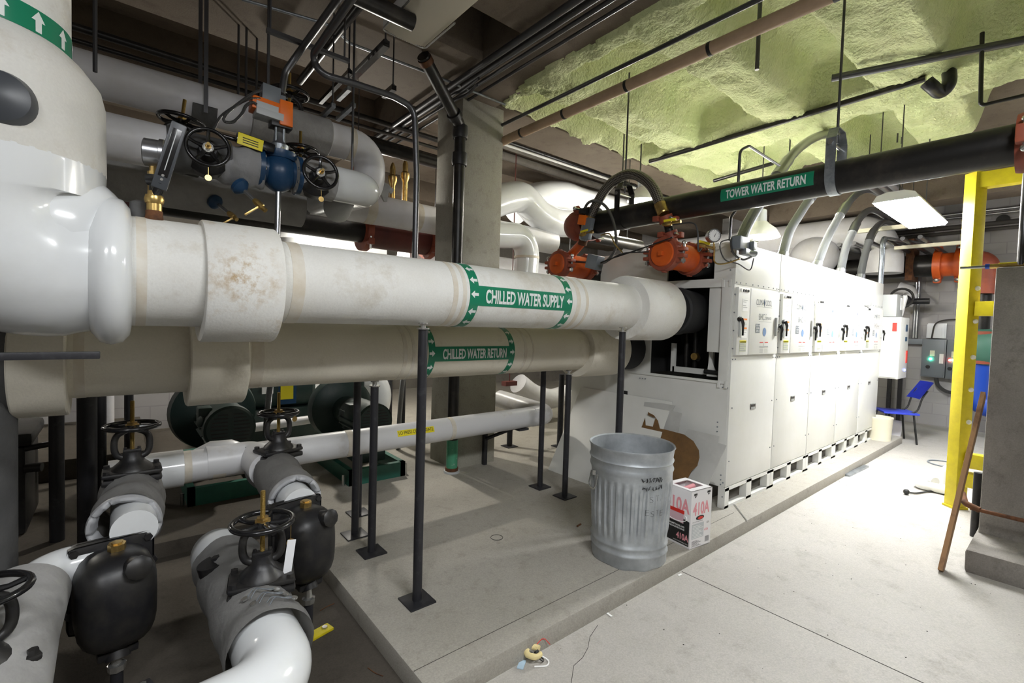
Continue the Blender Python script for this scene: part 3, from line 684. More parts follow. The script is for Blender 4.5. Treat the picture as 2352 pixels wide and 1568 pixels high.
def clevis(y, m, label, top=3.95):
    t = thing('clevis_hanger', label, 'pipe hanger', (TX, y, TZ-TR))
    r = TR+.004; st = []
    pts = [(TX+.06, TZ+.30), (TX+r, TZ+.23), (TX+r, TZ)]+[(TX+r*math.cos(R_(a)), TZ+r*math.sin(R_(a))) for a in range(-15, -180, -15)]+[(TX-r, TZ), (TX-r, TZ+.23), (TX-.06, TZ+.30)]
    b = MB(); A = []
    for i, (px, pz) in enumerate(pts): A.append((px, pz))
    n = len(A)
    rings = []
    for i in range(n):
        p = Vector((A[i][0], 0, A[i][1])); q = Vector((A[max(i-1, 0)][0], 0, A[max(i-1, 0)][1])); s_ = Vector((A[min(i+1, n-1)][0], 0, A[min(i+1, n-1)][1]))
        d = (s_-q).normalized(); nn = Vector((-d.z, 0, d.x))*.0035
        rings.append([b.bm.verts.new(Vector((v.x, y+dy, v.z))) for v, dy in ((p+nn, -.028), (p+nn, .028), (p-nn, .028), (p-nn, -.028))])
    b.skin(rings); b.bx(TX-.065, TX+.065, y-.028, y+.028, TZ+.296, TZ+.303); b.build('strap', m, t, ang=25)
    MB().cyl((TX-r-.015, y, TZ+.2), (TX+r+.015, y, TZ+.2), .009).lathe((TX-r-.006, y, TZ+.2), (-1, 0, 0), [(0, .017), (.012, .017)], 6).build('cross_bolt', m_zinc, t)
    MB().cyl((TX, y, TZ+.22), (TX, y, top), .008, seg=10).build('rod', m_conduit_d, t); MB().lathe((TX, y, TZ+.27), (0, 0, 1), [(0, .016), (.014, .016)], 6).build('rod_nut', m_zinc, t)
clevis(1.06, m_galv, 'galvanized clevis hanger right of the TOWER WATER RETURN label', 4.0)
clevis(2.72, m_blackpipe, 'black clevis hanger behind the arched braided hose', 3.9)

def header(y, z, label, stub):
    t = thing('condenser_water_header', label, 'pipe', (3.6, y, z-.15)); r = .112; x0 = 3.36
    MB().lathe((x0+.0, y, z), (1, 0, 0), [(0, .001), (0, .098), (.02, .108), (.03, r), (.38, r), (.42, .118), (.44, .118), (.46, r), (.5, r)], 40).build('pipe', m_orange, t)
    MB().box((x0-.008, y, z), (.03, .036, .036), None, .003).build('square_boss', m_orange, t)
    for xc in (x0+.057, x0+.44):
        k = MB(); k.lathe((xc-.045, y, z), (1, 0, 0), [(0, .098), (0, .132), (.02, .14), (.06, .14), (.08, .13), (.08, .10)], 40)
        for sy in (-1, 1):
            for sz in (-1, 1): k.box((xc-.005, y+sy*.158, z+sz*.026), (.07, .06, .03), None, .008)
        for a in range(6): k.box((xc-.005, y+.14*math.cos(a*1.047+.5), z+.135*math.sin(a*1.047+.5)), (.05, .03, .03), Matrix.Rotation(-(a*1.047+.5), 3, 'X'), .006)
        o = k.build('grooved_coupling', m_redox, t)
        b = MB()
        for sy in (-1, 1): b.cut().cyl((xc-.005, y+sy*.165, z-.085), (xc-.005, y+sy*.165, z+.075), .011, seg=8).lathe((xc-.005, y+sy*.165, z-.075), (0, 0, 1), [(0, .02), (.022, .02)], 6).ball((xc-.005, y+sy*.165, z+.075), .018, seg=10)
        b.build('bolt', m_zinc, o)
    MB().lathe((x0+.48, y, z), (1, 0, 0), [(0, .1), (0, .135), (.03, .14), (.4, .14)], 36).build('black_pipe_end', m_rubber, t)
    return t
HY1, HZ1, HY2, HZ2 = 2.19, 2.203, 3.385, 2.213
t = header(HY1, HZ1, 'orange capped pipe end in front of the chiller, nearer of the two', None)
b = P(1545, 552, 'x', 3.5); c = P(1537, 520, 'x', 3.46); e = P(1527, 497, 'x', 3.425)
b = Vector((3.50, b.y, HZ1+.10)); c = Vector((3.47, P(1540, 538, 'x', 3.47).y, P(1540, 538, 'x', 3.47).z)); 
MB().cyl(b, c, .045).build('outlet', m_redox, t)
top = P(1527, 495, 'x', 3.42); MB().cyl(c, top, .036).build('black_nipple', m_blackpipe, t)
dd = (top-c).normalized()
for p in (c-dd*.005, top-dd*.03):
    k = MB(); k.lathe(p, dd, [(-.03, .03), (-.03, .058), (.03, .058), (.03, .03)], 24); k.box(p+Vector((.05, -.055, 0)), (.05, .05, .045), None, .008).box(p+Vector((-.05, .055, 0)), (.05, .05, .045), None, .008); o = k.build('grooved_coupling', m_redox, t)
    MB().cyl(p+Vector((-.05, -.07, 0)), p+Vector((.09, -.05, 0)), .009, seg=8).ball(p+Vector((.088, -.05, 0)), .015, seg=8).build('bolt', m_zinc, o)
t = header(HY2, HZ2, 'orange capped pipe end below the dark red cap, farther of the two', None)
s0 = Vector((3.52, HY2-.03, HZ2+.09)); s1 = P(1345, 530, 'x', 3.43); s2 = P(1334, 575, 'x', 3.46)
MB().cyl(s0, s2.lerp(s1, .45), .045, .04).build('outlet', m_orange, t)
MB().tube([s2.lerp(s1, .3), s2.lerp(s1, .75)], .044, 18).build('rusty_nipple', m_rust, t)

# braided hose arching between the two
hp = [P(x, y, 'x', 3.42) for x, y in ((1345, 532), (1352, 505), (1375, 460), (1402, 422), (1440, 401), (1472, 407), (1500, 432), (1519, 478), (1525, 492))]
pts = smooth_path(hp, 8)
t = thing('braided_hose', 'braided steel hose arching over the black pipe between the orange pipe ends', 'hose', (3.42, 2.7, 2.5))
MB().tube(pts[9:-9], .044, 20).build('hose', m_braid, t)
MB().tube(pts[-11:], [.05]*9+[.046]*2, 20).build('brass_ferrule', m_brass, t); MB().tube(pts[3:11], .05, 20).build('brass_ferrule', m_brass, t)
MB().tube([s2.lerp(s1, .6), pts[0], pts[5]], [.05, .056, .05], 8).build('steel_union', m_galv, t)

# actuator at the cap, with armoured cable to a grey box
c = P(1352, 515, 'x', 3.40)
t = thing('valve_actuator', 'small orange and grey valve actuator beside the dark red cap', 'actuator', c)
MB().box(P(1350, 525, 'x', 3.385), (.05, .1, .2), Matrix.Rotation(R_(12), 3, 'X'), .008).build('grey_housing', m_greybox, t)
MB().box(P(1338, 505, 'x', 3.36), (.03, .09, .09), Matrix.Rotation(R_(12), 3, 'X'), .004).build('orange_cover', m_actor, t)
k = MB(); k.box(P(1342, 485, 'x', 3.36), (.05, .09, .05), Matrix.Rotation(R_(12), 3, 'X'), .006).torus(P(1350, 485, 'x', 3.35), (1, 0, 0), .03, .008, 16, 6); k.build('black_gear', m_black, t)
cab = smooth_path([P(x, y, 'x', 3.36) for x, y in ((1342, 480), (1352, 465), (1370, 461), (1392, 475), (1408, 505), (1415, 545), (1412, 575), (1395, 598), (1380, 605))], 6)
MB().tube(cab, .0135, 10).build('armoured_cable', m_flex, t)
b = MB(); b.box(P(1366, 602, 'x', 3.40), (.1, .13, .13), Matrix.Rotation(R_(15), 3, 'X'), .006); o = b.thing('junction_box', m_greybox, 'dark grey junction box hanging at the farther orange pipe end', 'junction box')
q = P(1366, 602, 'x', 3.40); MB().tube([q+Vector((.03, .05, 0)), Vector((3.52, HY2-.1, q.z+.05))], .012, 6).build('bracket', m_conduit_d, o)

def ball_valve(p, d, label):
    t = thing('ball_valve', label, 'valve', p); d = Vector(d).normalized(); p = Vector(p)
    MB().lathe(p, d, [(0, .012), (.02, .012), (.02, .02), (.035, .022), (.06, .022), (.075, .02), (.075, .012), (.13, .012), (.13, .016), (.15, .016)], 10).build('body', m_brass, t)
    MB().box(p+d*.06+Vector((0, 0, .026)), (.02, .1, .022), Vector((0, -1, 0)).rotation_difference(d).to_matrix() if abs(d.y) < .99 else None, .003).build('lever', m_yellow_tag, t)
ball_valve(P(1522, 516, 'x', 3.38), (.15, -1, .05), 'small yellow lever valve on the black nipple of the nearer orange pipe')
ball_valve(P(1332, 540, 'x', 3.36), (.1, -1, .12), 'small yellow lever valve beside the farther orange pipe outlet')
ball_valve(P(1600, 560, 'x', 3.66), (.3, -1, -.35), 'small yellow lever valve under the round dial gauge')

# dial gauge with its thin tubes
g = P(1640, 541, 'x', 3.62)
t = thing('dial_gauge', 'round dial gauge hanging on thin tubing in front of the chiller corner', 'gauge', g-Vector((0, 0, .1)))
dn = Vector((-.55, -.8, 0)).normalized()
MB().lathe(g, -dn, [(0, .05), (.045, .05), (.05, .04)], 28).lathe(g, dn, [(-.002, .054), (.008, .054), (.008, .046), (.0, .046)], 28).build('case', m_conduit, t)
MB().lathe(g+dn*.001, dn, [(0, .047), (.002, .047)], 28).build('dial', m_white, t)
u = dn.cross(Vector((0, 0, 1))); mk = MB(); fm_ = plane_map(g+dn*.0045, u, (0, 0, 1))
for a in range(-120, 121, 20): polypatch(mk, fm_, [(.036*math.sin(R_(a-2)), .036*math.cos(R_(a-2))), (.036*math.sin(R_(a+2)), .036*math.cos(R_(a+2))), (.043*math.sin(R_(a+2)), .043*math.cos(R_(a+2))), (.043*math.sin(R_(a-2)), .043*math.cos(R_(a-2)))])
polypatch(mk, fm_, [(-.003, -.01), (.003, -.01), (-.02, .035)]); mk.build('dial_marks', m_black, t)
MB().tube([g+Vector((0, 0, -.045)), P(1641, 575, 'x', 3.62), P(1640, 588, 'x', 3.62)], .007, 8).build('stem', m_brass, t)
t2 = MB(); t2.tube(smooth_path([P(x, y, 'x', 3.62) for x, y in ((1640, 585), (1641, 600), (1650, 606), (1670, 604), (1700, 594))], 5), .006, 8)
t2.thing('copper_tube', m_brass, 'thin copper tube curving from the dial gauge to the chiller corner', 'tube')
for i, (pl, lb_, mm) in enumerate((([(1545, 516), (1590, 512), (1602, 530), (1604, 575), (1612, 570)], 'thin tube looping from the nipple valve down to the gauge valve', m_conduit_d),
        ([(1380, 540), (1400, 537), (1412, 560), (1430, 580)], 'thin copper tube bending from the farther lever valve', m_brass),
        ([(1545, 545), (1460, 575), (1400, 595), (1380, 603)], 'dark cable running between the two orange pipe ends', m_black),
        ([(1490, 578), (1430, 582), (1395, 600)], 'second dark cable sagging to the grey junction box', m_conduit_d))):
    MB().tube(smooth_path([P(x, y, 'x', 3.34) for x, y in pl], 6), .006, 8).thing('tubing', mm, lb_, 'tubing')

# transmitter on the chiller corner
c = P(1698, 570, 'x', 3.86)
t = thing('pressure_transmitter', 'grey transmitter with black block on the near upper chiller corner', 'transmitter', c)
MB().box((3.84, 1.78, 2.30), (.16, .07, .1), None, .006).build('black_block', m_greybox, t)
k = MB(); k.box((3.93, 1.76, 2.235), (.2, .06, .05), None, .01).box((3.96, 1.75, 2.29), (.06, .07, .07), None, .01).cyl((3.9, 1.75, 2.23), (3.98, 1.72, 2.23), .022); k.build('manifold', m_galv, t)
k = MB(); k.tube(smooth_path([(3.82, 1.80, 2.36), (3.76, 1.82, 2.33), (3.76, 1.80, 2.22), (3.84, 1.76, 2.17), (3.95, 1.74, 2.20)], 6), .008, 8).cut().tube(smooth_path([(3.80, 1.83, 2.34), (3.74, 1.9, 2.3), (3.75, 1.86, 2.17), (3.86, 1.80, 2.14), (3.98, 1.76, 2.10), (4.02, 1.75, 2.2)], 6), .005, 6); k.build('tubing', m_conduit_d, t)
k = MB(); k.cyl((3.92, 1.77, 2.32), (4.07, 1.75, 2.335), .011).cut().cyl((3.92, 1.79, 2.345), (4.05, 1.78, 2.36), .009); k.build('fitting', m_zinc, t)
MB().tube(fillet([(3.82, 1.86, 2.33), (3.82, 1.86, 2.52), P(1692, 480, 'x', 3.82)+Vector((0, 0, 0)), P(1700, 345, 'x', 3.82), P(1720, 335, 'x', 3.9), P(1790, 380, 'x', 4.6)], .06), .011, 10).thing('conduit', m_conduit_d, 'thin grey conduit rising at the near chiller corner and bending over the black pipe', 'conduit')

# flexible conduits from the cabinet tops
fl = [([(1700, 545), (1712, 525), (1742, 472), (1790, 395), (1838, 338), (1893, 309), (1940, 318), (1990, 360)], 4.5),
      ([(1795, 574), (1812, 535), (1835, 495), (1862, 455), (1905, 405), (1945, 392), (1990, 420), (2022, 444)], 5.5),
      ([(1873, 602), (1895, 560), (1917, 516), (1945, 470), (1972, 443), (2000, 436), (2036, 455)], 6.5),
      ([(1929, 620), (1941, 575), (1957, 535), (1976, 500), (2003, 482), (2040, 500)], 7.5),
      ([(1975, 634), (1986, 588), (2004, 535), (2030, 510), (2060, 522)], 8.3)]
nm = ('nearest flexible conduit, arching above the black pipe behind the hanger', 'second flexible conduit rising from the chiller top behind the black pipe', 'third flexible conduit rising from the chiller tops, left of the lit fixture', 'fourth flexible conduit rising from the chiller tops, its bend behind the lit fixture', 'farthest flexible conduit rising from the last chiller cabinet')
for (pl, x), lb_ in zip(fl, nm):
    p = [P(a, b, 'y', 1.9 if x < 5 else 2.05) for a, b in pl]; p[0].z = 2.33; t = thing('flexible_conduit', lb_, 'conduit', p[0]); q = smooth_path(p, 7); k = int(len(q)*.45)
    MB().tube(q[:k+1], .047, 16).build('ribbed_hose', m_hose, t); MB().tube(q[k:], .045, 16).build('smooth_conduit', m_conduit, t)
    MB().tube(q[k-2:k+3], .054, 16).build('connector', m_conduit, t)
    MB().tube(q[:3], .056, 16).build('gland', m_conduit, t)
# ---------------------------------------------------------------- condensate line, gate valves, steam traps
MY, MZ, MR = 3.5, .672, .098
t = thing('condensate_pipe', 'low white insulated pipe with yellow LO PRESS CONDENSATE sticker', 'pipe', (1, MY, .5))
MB().lathe((-.05, MY, MZ-.02), (1, 0, .006), [(0, MR), (3.32, MR)], 36).build('pipe_jacket', m_pvc_dirty, t)
for x0, w_ in ((.24, .1), (.45, .07), (.68, .03), (1.3, .05), (2.2, .04)): MB().lathe((x0, MY, MZ-.02+.006*x0), (1, 0, .006), [(0, MR-.002), (0, MR+.0015), (w_, MR+.0015), (w_, MR-.002)], 36, False, False).build('jacket_seam', m_seam, t)
e = MB(); e.tube(fillet([(3.2, MY, MZ), (3.42, MY, MZ), (3.42, MY+.8, MZ+.05)], .16, 10), MR+.003, 32); e.build('far_elbow', m_pvc_dirty, t)
tee = MB(); tee.tube(fillet([(.42, MY, MZ-.01), (.66, MY, MZ-.01), (.70, MY-.05, MZ-.01), (.70, MY-.35, MZ-.01)], .15, 8), .1035, 32); tee.tube([(.64, MY+.04, MZ+.01), (.62, MY+.04, MZ+.01), (.57, MY+.04, MZ+.01), (.45, MY+.05, MZ+.012), (.36, MY+.05, MZ+.01)], [.03, .075, .1, .1, .06], 28); tee.build('branch_fitting', m_pvc_dirty, t)
tee = MB(); tee.tube(fillet([(.30, MY, MZ-.02), (.1, MY, MZ-.02), (.05, MY-.05, MZ-.02), (.05, MY-.3, MZ-.02)], .15, 8), .112, 32); tee.build('branch_fitting', m_pvc, t)
o = MB(); mp = pipe_map(MY, MZ-.012, MR+.0035, 1.69, .22); patch(o, mp, 0, .33, 0, .05, 6); o = o.build('yellow_sticker', m_yellow_tag, t, smooth=False)
L = MB(); mp = pipe_map(MY, MZ-.012, MR+.0048, 1.70, .22+.0125/MR); text_into(L, 'LO PRESS CONDENSATE', .31, .028, mp, .009, .006); L.build('lettering', m_black, o)
t = stanchion(1.42, MY, .575, 'short rusty stub post under the white condensate pipe', .022, .1, False); 
t = thing('angle_bracket', 'black strut bracket at the column foot under the white condensate pipe', 'bracket', (2.98, 3.98, .1))
MB().bx(2.96, 3.0, 3.96, 4.0, .1, .56).build('upright', m_post, t); k = MB(); k.tube([(2.98, 3.96, .38), (3.08, 3.62, .55)], .018, 4).bx(3.0, 3.12, 3.45, 3.95, .555, .575); k.build('arm', m_post, t)

def gate_valve(root):
    """stem along local z, bonnet flange at z = 0"""
    k = MB(); k.box((0, 0, -.014), (.245, .165, .034), None, .016).box((0, 0, .019), (.245, .165, .026), None, .016)
    k.lathe((0, 0, .03), (0, 0, 1), [(0, .088), (.015, .082), (.04, .055), (.062, .042), (.09, .038), (.09, .02)], 22); k.build('bonnet', m_iron, root)
    b = MB()
    for sx in (-1, 1):
        for sy in (-1, 1): b.cut().lathe((sx*.102, sy*.062, .028), (0, 0, 1), [(0, .015), (.017, .014)], 6)
    for sx in (-1, 1): b.cut().lathe((sx*.0, sx*.069, .028), (0, 0, 1), [(0, .012), (.012, .012)], 6)
    b.build('bonnet_bolt', m_iron, root)
    y = MB()
    for sx in (-1, 1): y.tube(smooth_path([(sx*.02, 0, .085), (sx*.06, 0, .105), (sx*.072, 0, .15), (sx*.062, 0, .205), (sx*.018, 0, .235)], 5), [.0155]*21, 10)
    y.lathe((0, 0, .222), (0, 0, 1), [(0, .02), (.0, .026), (.022, .026), (.022, .02)], 18); y.build('yoke', m_iron, root)
    g = MB(); g.box((0, 0, .125), (.075, .03, .014), None, .005).lathe((0, 0, .09), (0, 0, 1), [(0, .016), (.03, .016)], 14)
    for sx in (-1, 1): g.cyl((sx*.028, 0, .08), (sx*.028, 0, .142), .007, seg=8)
    g.build('packing_gland', m_iron, root)
    w_ = MB(); w_.torus((0, 0, .252), (0, 0, 1), .112, .0115, 40, 10).lathe((0, 0, .238), (0, 0, 1), [(0, .03), (.02, .03), (.02, .01)], 20)
    for a in range(5):
        c, s_ = math.cos(a*1.2566), math.sin(a*1.2566); w_.tube([(c*.02, s_*.02, .246), (c*.065, s_*.065, .243), (c*.108, s_*.108, .251)], [.012, .009, .010], 8)
    w_.build('handwheel', m_iron_gloss, root)
    MB().lathe((0, 0, .256), (0, 0, 1), [(0, .033), (.004, .033), (.004, .024), (.016, .024), (.016, .012)], 6).build('wheel_nut', m_brass, root)
    MB().lathe((0, 0, .09), (0, 0, 1), [(0, .0095), (.29, .0095), (.292, .007)], 12).build('stem', m_thread, root)
    return root
def jacket(label, pts, r, ph=0, amp=1):
    """quilted removable cover, wrinkled and open-ended"""
    p = smooth_path(pts, 8); mb = MB(); n = len(p)
    mb.tube(p, [r*(1+.03*math.sin(i*.8+ph)) for i in range(n)], 36, cap=False)
    for v in mb.bm.verts:
        d = amp*(noise.noise(v.co*8+Vector((ph, 0, 0)))*.011+noise.noise(v.co*22)*.004)
        c = min(p, key=lambda q: (q-v.co).length); v.co += (v.co-c).normalized()*d
    bmesh.ops.solidify(mb.bm, geom=mb.bm.faces[:], thickness=.012)
    return mb
def tg(root, x, z, m=m_brass):
    k = MB(); k.tube([(x, -.01, .245), (x, -.012, z+.018)], .0015, 5).lathe((x, -.012, z), (0, 1, 0), [(0, .017), (.0015, .017)], 20); return k.build('brass_tag', m, root)

VA = thing('gate_valve', 'black handwheel gate valve on the left branch of the white condensate pipe', 'valve', (.05, 3.1, .765), world=False); gate_valve(VA)
VB = dup(VA, (.77, 3.2, .745), (0, 0, R_(15)), 'black handwheel gate valve above the middle grey jacket, brass stem raised')
VC = dup(VA, (.452, 2.11, .505), (0, 0, R_(-12)), 'nearest black gate valve with gloss handwheel, over the lower white elbow')
VD = dup(VA, (-.325, 2.06, .50), (0, 0, R_(20)), 'black gate valve cut off by the lower left edge of the picture')
tg(VC, .105, .15); tg(VB, .1, .2)
p_ = MB(); p_.box((.098, -.03, .085), (.032, .003, .17), Matrix.Rotation(.12, 3, 'Y')); p_.build('paper_tag', m_paper, VC)
# branches with jackets
def branch(name, label, x, z, y0, y1, r, m=m_pvc):
    t = thing(name, label, 'pipe', (x, (y0+y1)/2, z-r)); MB().cyl((x, y0, z), (x, y1, z), r, seg=28).build('pipe', m, t); return t
def jacket_thing(label, pts, r, cuff, ph=0):
    t = thing('insulation_jacket', label, 'pipe jacket', Vector(pts[0])-Vector((0, 0, r)))
    jacket('', pts, r, ph).build('cloth', m_jacket, t, ang=60)
    e = Vector(pts[-1]); d = (e-Vector(pts[-2])).normalized(); x, y, _ = frame(d)
    if cuff:
        k = MB(); rings = []; n = 90
        for h, f in ((-.02, 1.0), (.008, 1.03), (.024, .99), (.026, .90), (.012, .80), (-.03, .74)):
            row = []
            for i in range(n):
                a = 2*math.pi*i/n; c = (a*7/(2*math.pi)+.3*math.sin(a*2+ph)) % 1; pl = min(c, 1-c)*2
                cr = max(0, 1-pl/.22) if f < 1.02 else .3*max(0, 1-pl/.22)
                row.append(k.bm.verts.new(e+(x*math.cos(a)+y*math.sin(a))*r*(f+.07*cr*(f < .95))+d*(h-.022*cr*(.8 < f < 1)+.006*noise.noise(Vector((a*3, f*6, ph))))))
            rings.append(row)
        k.skin(rings, cap0=False, cap1=False); k.build('gathered_cuff', m_jacket_l, t, ang=50)
    return t
branch('branch_pipe', 'white pipe stub hidden under the left grey jacket', .05, .645, 3.3, 2.62, .085)
branch('branch_pipe', 'white pipe stub hidden under the middle grey jacket', .72, .63, 3.3, 2.54, .085)
jacket_thing('grey cloth jacket on the left branch, gathered above the black steam trap', [(.05, 3.24, .645), (.05, 3.05, .645), (.035, 2.9, .64), (.02, 2.76, .63)], .135, True, 1)
jacket_thing('grey cloth jacket on the middle branch, gathered above the second steam trap', [(.735, 3.36, .63), (.745, 3.15, .635), (.735, 2.9, .63), (.725, 2.66, .62)], .13, True, 5)
# front branch: white end, laced jacket, glossy elbow
t = thing('elbow_pipe', 'glossy white pipe elbow at the bottom left, below the nearest gate valve', 'pipe', (.42, 1.8, .3))
ZC = .385
MB().tube(fillet([(.40, 2.72, ZC), (.42, 2.2, ZC), (.42, 1.62, ZC), (-.9, 1.50, ZC-.02)], .17, 14), .118, 44).build('elbow', m_pvc, t)
MB().tube([(.02, 1.583, ZC-.006), (-.02, 1.579, ZC-.0065)], .1195, 44).build('jacket_seam', m_seam, t)
k = MB(); k.tube([(.405, 2.6, ZC), (.40, 2.70, ZC), (.395, 2.80, ZC-.02), (.393, 2.86, ZC-.08)], [.12, .135, .125, .1], 36); k.build('end_fitting', m_pvc, t)
tj = jacket_thing('grey laced cloth jacket around the nearest gate valve pipe', [(.408, 2.60, ZC), (.412, 2.35, ZC), (.42, 2.05, ZC), (.424, 1.83, ZC)], .148, False, 9)
k = MB()
for i in range(3):
    c = Vector((.42+.02*i, 1.98-.05*i, ZC+.152)); k.cut()
    k.tube(smooth_path([c+Vector((-.05, .0, -.012)), c+Vector((-.02, .02, .008)), c+Vector((.01, -.01, .01)), c+Vector((.05, .012, -.01)), c+Vector((.03, -.02, .005)), c+Vector((-.01, .01, .008)), c+Vector((-.04, -.02, -.006))], 5), .0018, 5)
k.build('lacing_wire', m_greybox, tj)
k = MB()
for i in range(3):
    for sx in (-1, 1): k.cut().lathe((.42+.02*i+sx*.055, 1.98-.05*i, ZC+.138), (sx*.35, 0, 1), [(0, .012), (.006, .012), (.006, .006)], 10)
k.build('lacing_hook', m_zinc, tj)
k = MB(); k.lathe((.33, 2.42, ZC+.10), (-.25, .05, 1), [(-.03, .07), (.02, .07), (.022, .03)], 20); k.lathe((.33, 2.42, ZC+.125), (-.25, .05, 1), [(0, .02), (.012, .018)], 6)
k.thing('valve_flange', m_iron, 'round black flange poking through the grey laced jacket behind the nearest valve', 'flange')
# left edge branch
t = thing('elbow_pipe', 'white pipe and grey wrapped elbow at the left edge behind the cut-off valve', 'pipe', (-.2, 2.4, .3))
MB().tube(fillet([(.0, 2.66, .54), (-.24, 2.62, .54), (-.30, 2.3, .50), (-.31, 1.7, .34)], .12, 12), .08, 36).build('pipe', m_pvc, t)
MB().tube(fillet([(-.275, 2.50, .52), (-.29, 2.25, .48), (-.295, 1.95, .40), (-.30, 1.6, .30)], .15, 8), .13, 36).build('grey_wrap', m_jacket, t)

def steam_trap(root):
    """float trap: hangs in front of a square flange at local +y"""
    k = MB(); k.lathe((0, .10, -.01), (0, -1, 0), [(0, .13), (.03, .136), (.12, .136), (.17, .126), (.205, .10), (.222, .06), (.228, .001)], 32)
    for v in k.bm.verts:
        q = math.hypot(v.co.x, v.co.z+.01); a = math.atan2(v.co.z+.01, v.co.x); f = (abs(math.cos(a))**3.4+abs(math.sin(a))**3.4)**(-1/3.4)
        v.co.x = q*f*math.cos(a)*.96; v.co.z = q*f*math.sin(a)*1.42-.03
    k.build('body', m_iron, root)
    f = MB(); f.box((0, .115, .0), (.285, .035, .37), None, .03).box((0, .155, .01), (.26, .035, .34), None, .025); f.build('cover_flange', m_iron, root)
    b = MB()
    for x, z in ((-.12, .16), (.12, .16), (-.137, .05), (.137, .05), (-.135, -.09), (.135, -.09)): b.cut().lathe((x, .10, z), (0, -1, 0), [(-.08, .016), (.012, .016)], 6)
    b.build('cover_bolt', m_iron, root)
    n = MB(); n.cyl((.03, .0, .10), (.05, -.115, .125), .04).lathe((.05, -.115, .125), (.1, -1, .2), [(0, .046), (.02, .046), (.03, .03)], 10); n.build('plug_boss', m_iron, root)
    MB().lathe((.005, .03, .185), (0, -.1, 1), [(-.04, .03), (.006, .03), (.006, .018), (.012, .018)], 8).build('brass_plug', m_brass, root)
    d = MB(); d.cyl((0, .02, -.19), (0, .0, -.235), .05, .044).box((0, -.01, -.235), (.13, .07, .035), Matrix.Rotation(.2, 3, 'X'), .006).cyl((0, -.01, -.23), (0, -.03, -.27), .042); d.build('drain_boss', m_iron, root)
    return root
TA = thing('steam_trap', 'black iron steam trap at the left, below the left grey jacket', 'steam trap', (-.01, 2.50, .445), (0, 0, R_(8)), world=False); steam_trap(TA)
TB = dup(TA, (.722, 2.42, .50), (0, 0, R_(14)), 'black iron steam trap in the middle, beside the pad edge')
TA.scale = (1.02, 1, 1.0); TB.scale = (.93, .93, .93)
for root, lb_ in ((TA, 'black pipe stand under the left steam trap'), (TB, 'black pipe stand with a yellow foot under the middle steam trap')):
    x, y = root.location.x, root.location.y-.03; zt = root.location.z-.225
    t = thing('trap_stand', lb_, 'support post', (x, y, 0)); MB().cyl((x, y, .01), (x, y, zt-.08), .022).build('post', m_post, t)
    MB().lathe((x, y, zt-.09), (0, 0, 1), [(0, .03), (.025, .032), (.03, .018), (.09, .012)], 8).build('screw_cap', m_zinc, t)
    k = MB(); k.box((x+.04, y, .008), (.16, .06, .014), Matrix.Rotation(.25, 3, 'Z'), .003); o = k.build('foot', m_yellow if root is TB else m_post, t)
    MB().lathe((x+.085, y+.012, .014), (0, 0, 1), [(0, .016), (.01, .014)], 6).build('anchor_bolt', m_zinc, t)
# ---------------------------------------------------------------- thermometer and gauge on the supply pipe
b = P(355, 525, 'y', 2.24); zt = SZ+.205
t = thing('thermometer', 'long dark industrial thermometer standing tilted on a brass well in the supply pipe', 'thermometer', (b.x, 2.26, zt-.02))
c0 = Vector((b.x, 2.26, zt-.02))
MB().lathe(c0, (0, 0, 1), [(0, .026), (.012, .03), (.03, .027), (.045, .027)], 16).build('rusty_coupling', m_rust, t)
MB().lathe(c0+Vector((0, 0, .043)), (0, 0, 1), [(0, .025), (.03, .025), (.03, .029), (.045, .033), (.06, .029), (.06, .022), (.075, .022)], 10).build('brass_well', m_brass, t)
c1 = c0+Vector((0, 0, .115)); a0 = P(362, 440, 'y', 2.23); a1 = P(411, 288, 'y', 2.20)
MB().cyl(c1, c1+Vector((0, 0, .03)), .017).cyl(c1+Vector((-.02, 0, .045)), c1+Vector((.02, -.02, .045)), .021).tube([c1+Vector((0, 0, .04)), a0, a0.lerp(a1, .12)], .018, 12).build('swivel', m_iron_gloss, t)
ax = (a1-a0).normalized(); sd = ax.cross(Vector((0, -1, 0))).normalized(); R3 = Matrix((sd, ax.cross(sd)*-1, ax)).transposed(); R3 = Matrix.Rotation(.0, 3, 'Z') @ R3
mid = a0.lerp(a1, .53); Lh = (a1-a0).length*.98
o = MB().box(mid, (.05, .034, Lh), R3, .006).build('case', m_greybox_d, t)
nrm = (R3 @ Vector((0, 1, 0))); nrm = nrm if nrm.y < 0 else -nrm
MB().box(mid+nrm*.0175+ax*.012, (.030, .004, Lh*.72), R3, .001).build('scale_window', m_iron_gloss, t)
k = MB(); k.box(mid+nrm*.02+ax*.02, (.003, .003, Lh*.6), R3); k.build('glass_column', m_lightgrey, t)
k = MB()
for q in (-.30, -.36): k.lathe(mid+nrm*.017+ax*(Lh*q), nrm, [(0, .006), (.003, .005)], 8); k.cut()
k.build('screw', m_zinc, t)
g = P(352, 352, 'y', 2.32)
t = thing('pressure_gauge', 'silver pressure gauge on brass fittings behind the tilted thermometer', 'gauge', (g.x, 2.32, zt-.03))
gd = Vector((.97, -.2, .0)).normalized()
MB().lathe(g-gd*.03, gd, [(0, .045), (.004, .052), (.05, .052), (.052, .057), (.066, .057), (.068, .05), (.06, .048)], 32).build('case', m_conduit, t)
MB().lathe(g+gd*.02, gd, [(0, .04), (.012, .049)], 32).build('dial', m_white, t)
MB().lathe((g.x, 2.32, zt-.03), (0, 0, 1), [(0, .012), (.14, .012), (.14, .017), (.165, .017), (.165, .012), (.19, .012), (.19, .018), (.215, .018), (.215, .012), (.24, .012)]+[(g.z-zt-.02, .012)], 8).build('brass_stem', m_brass, t)
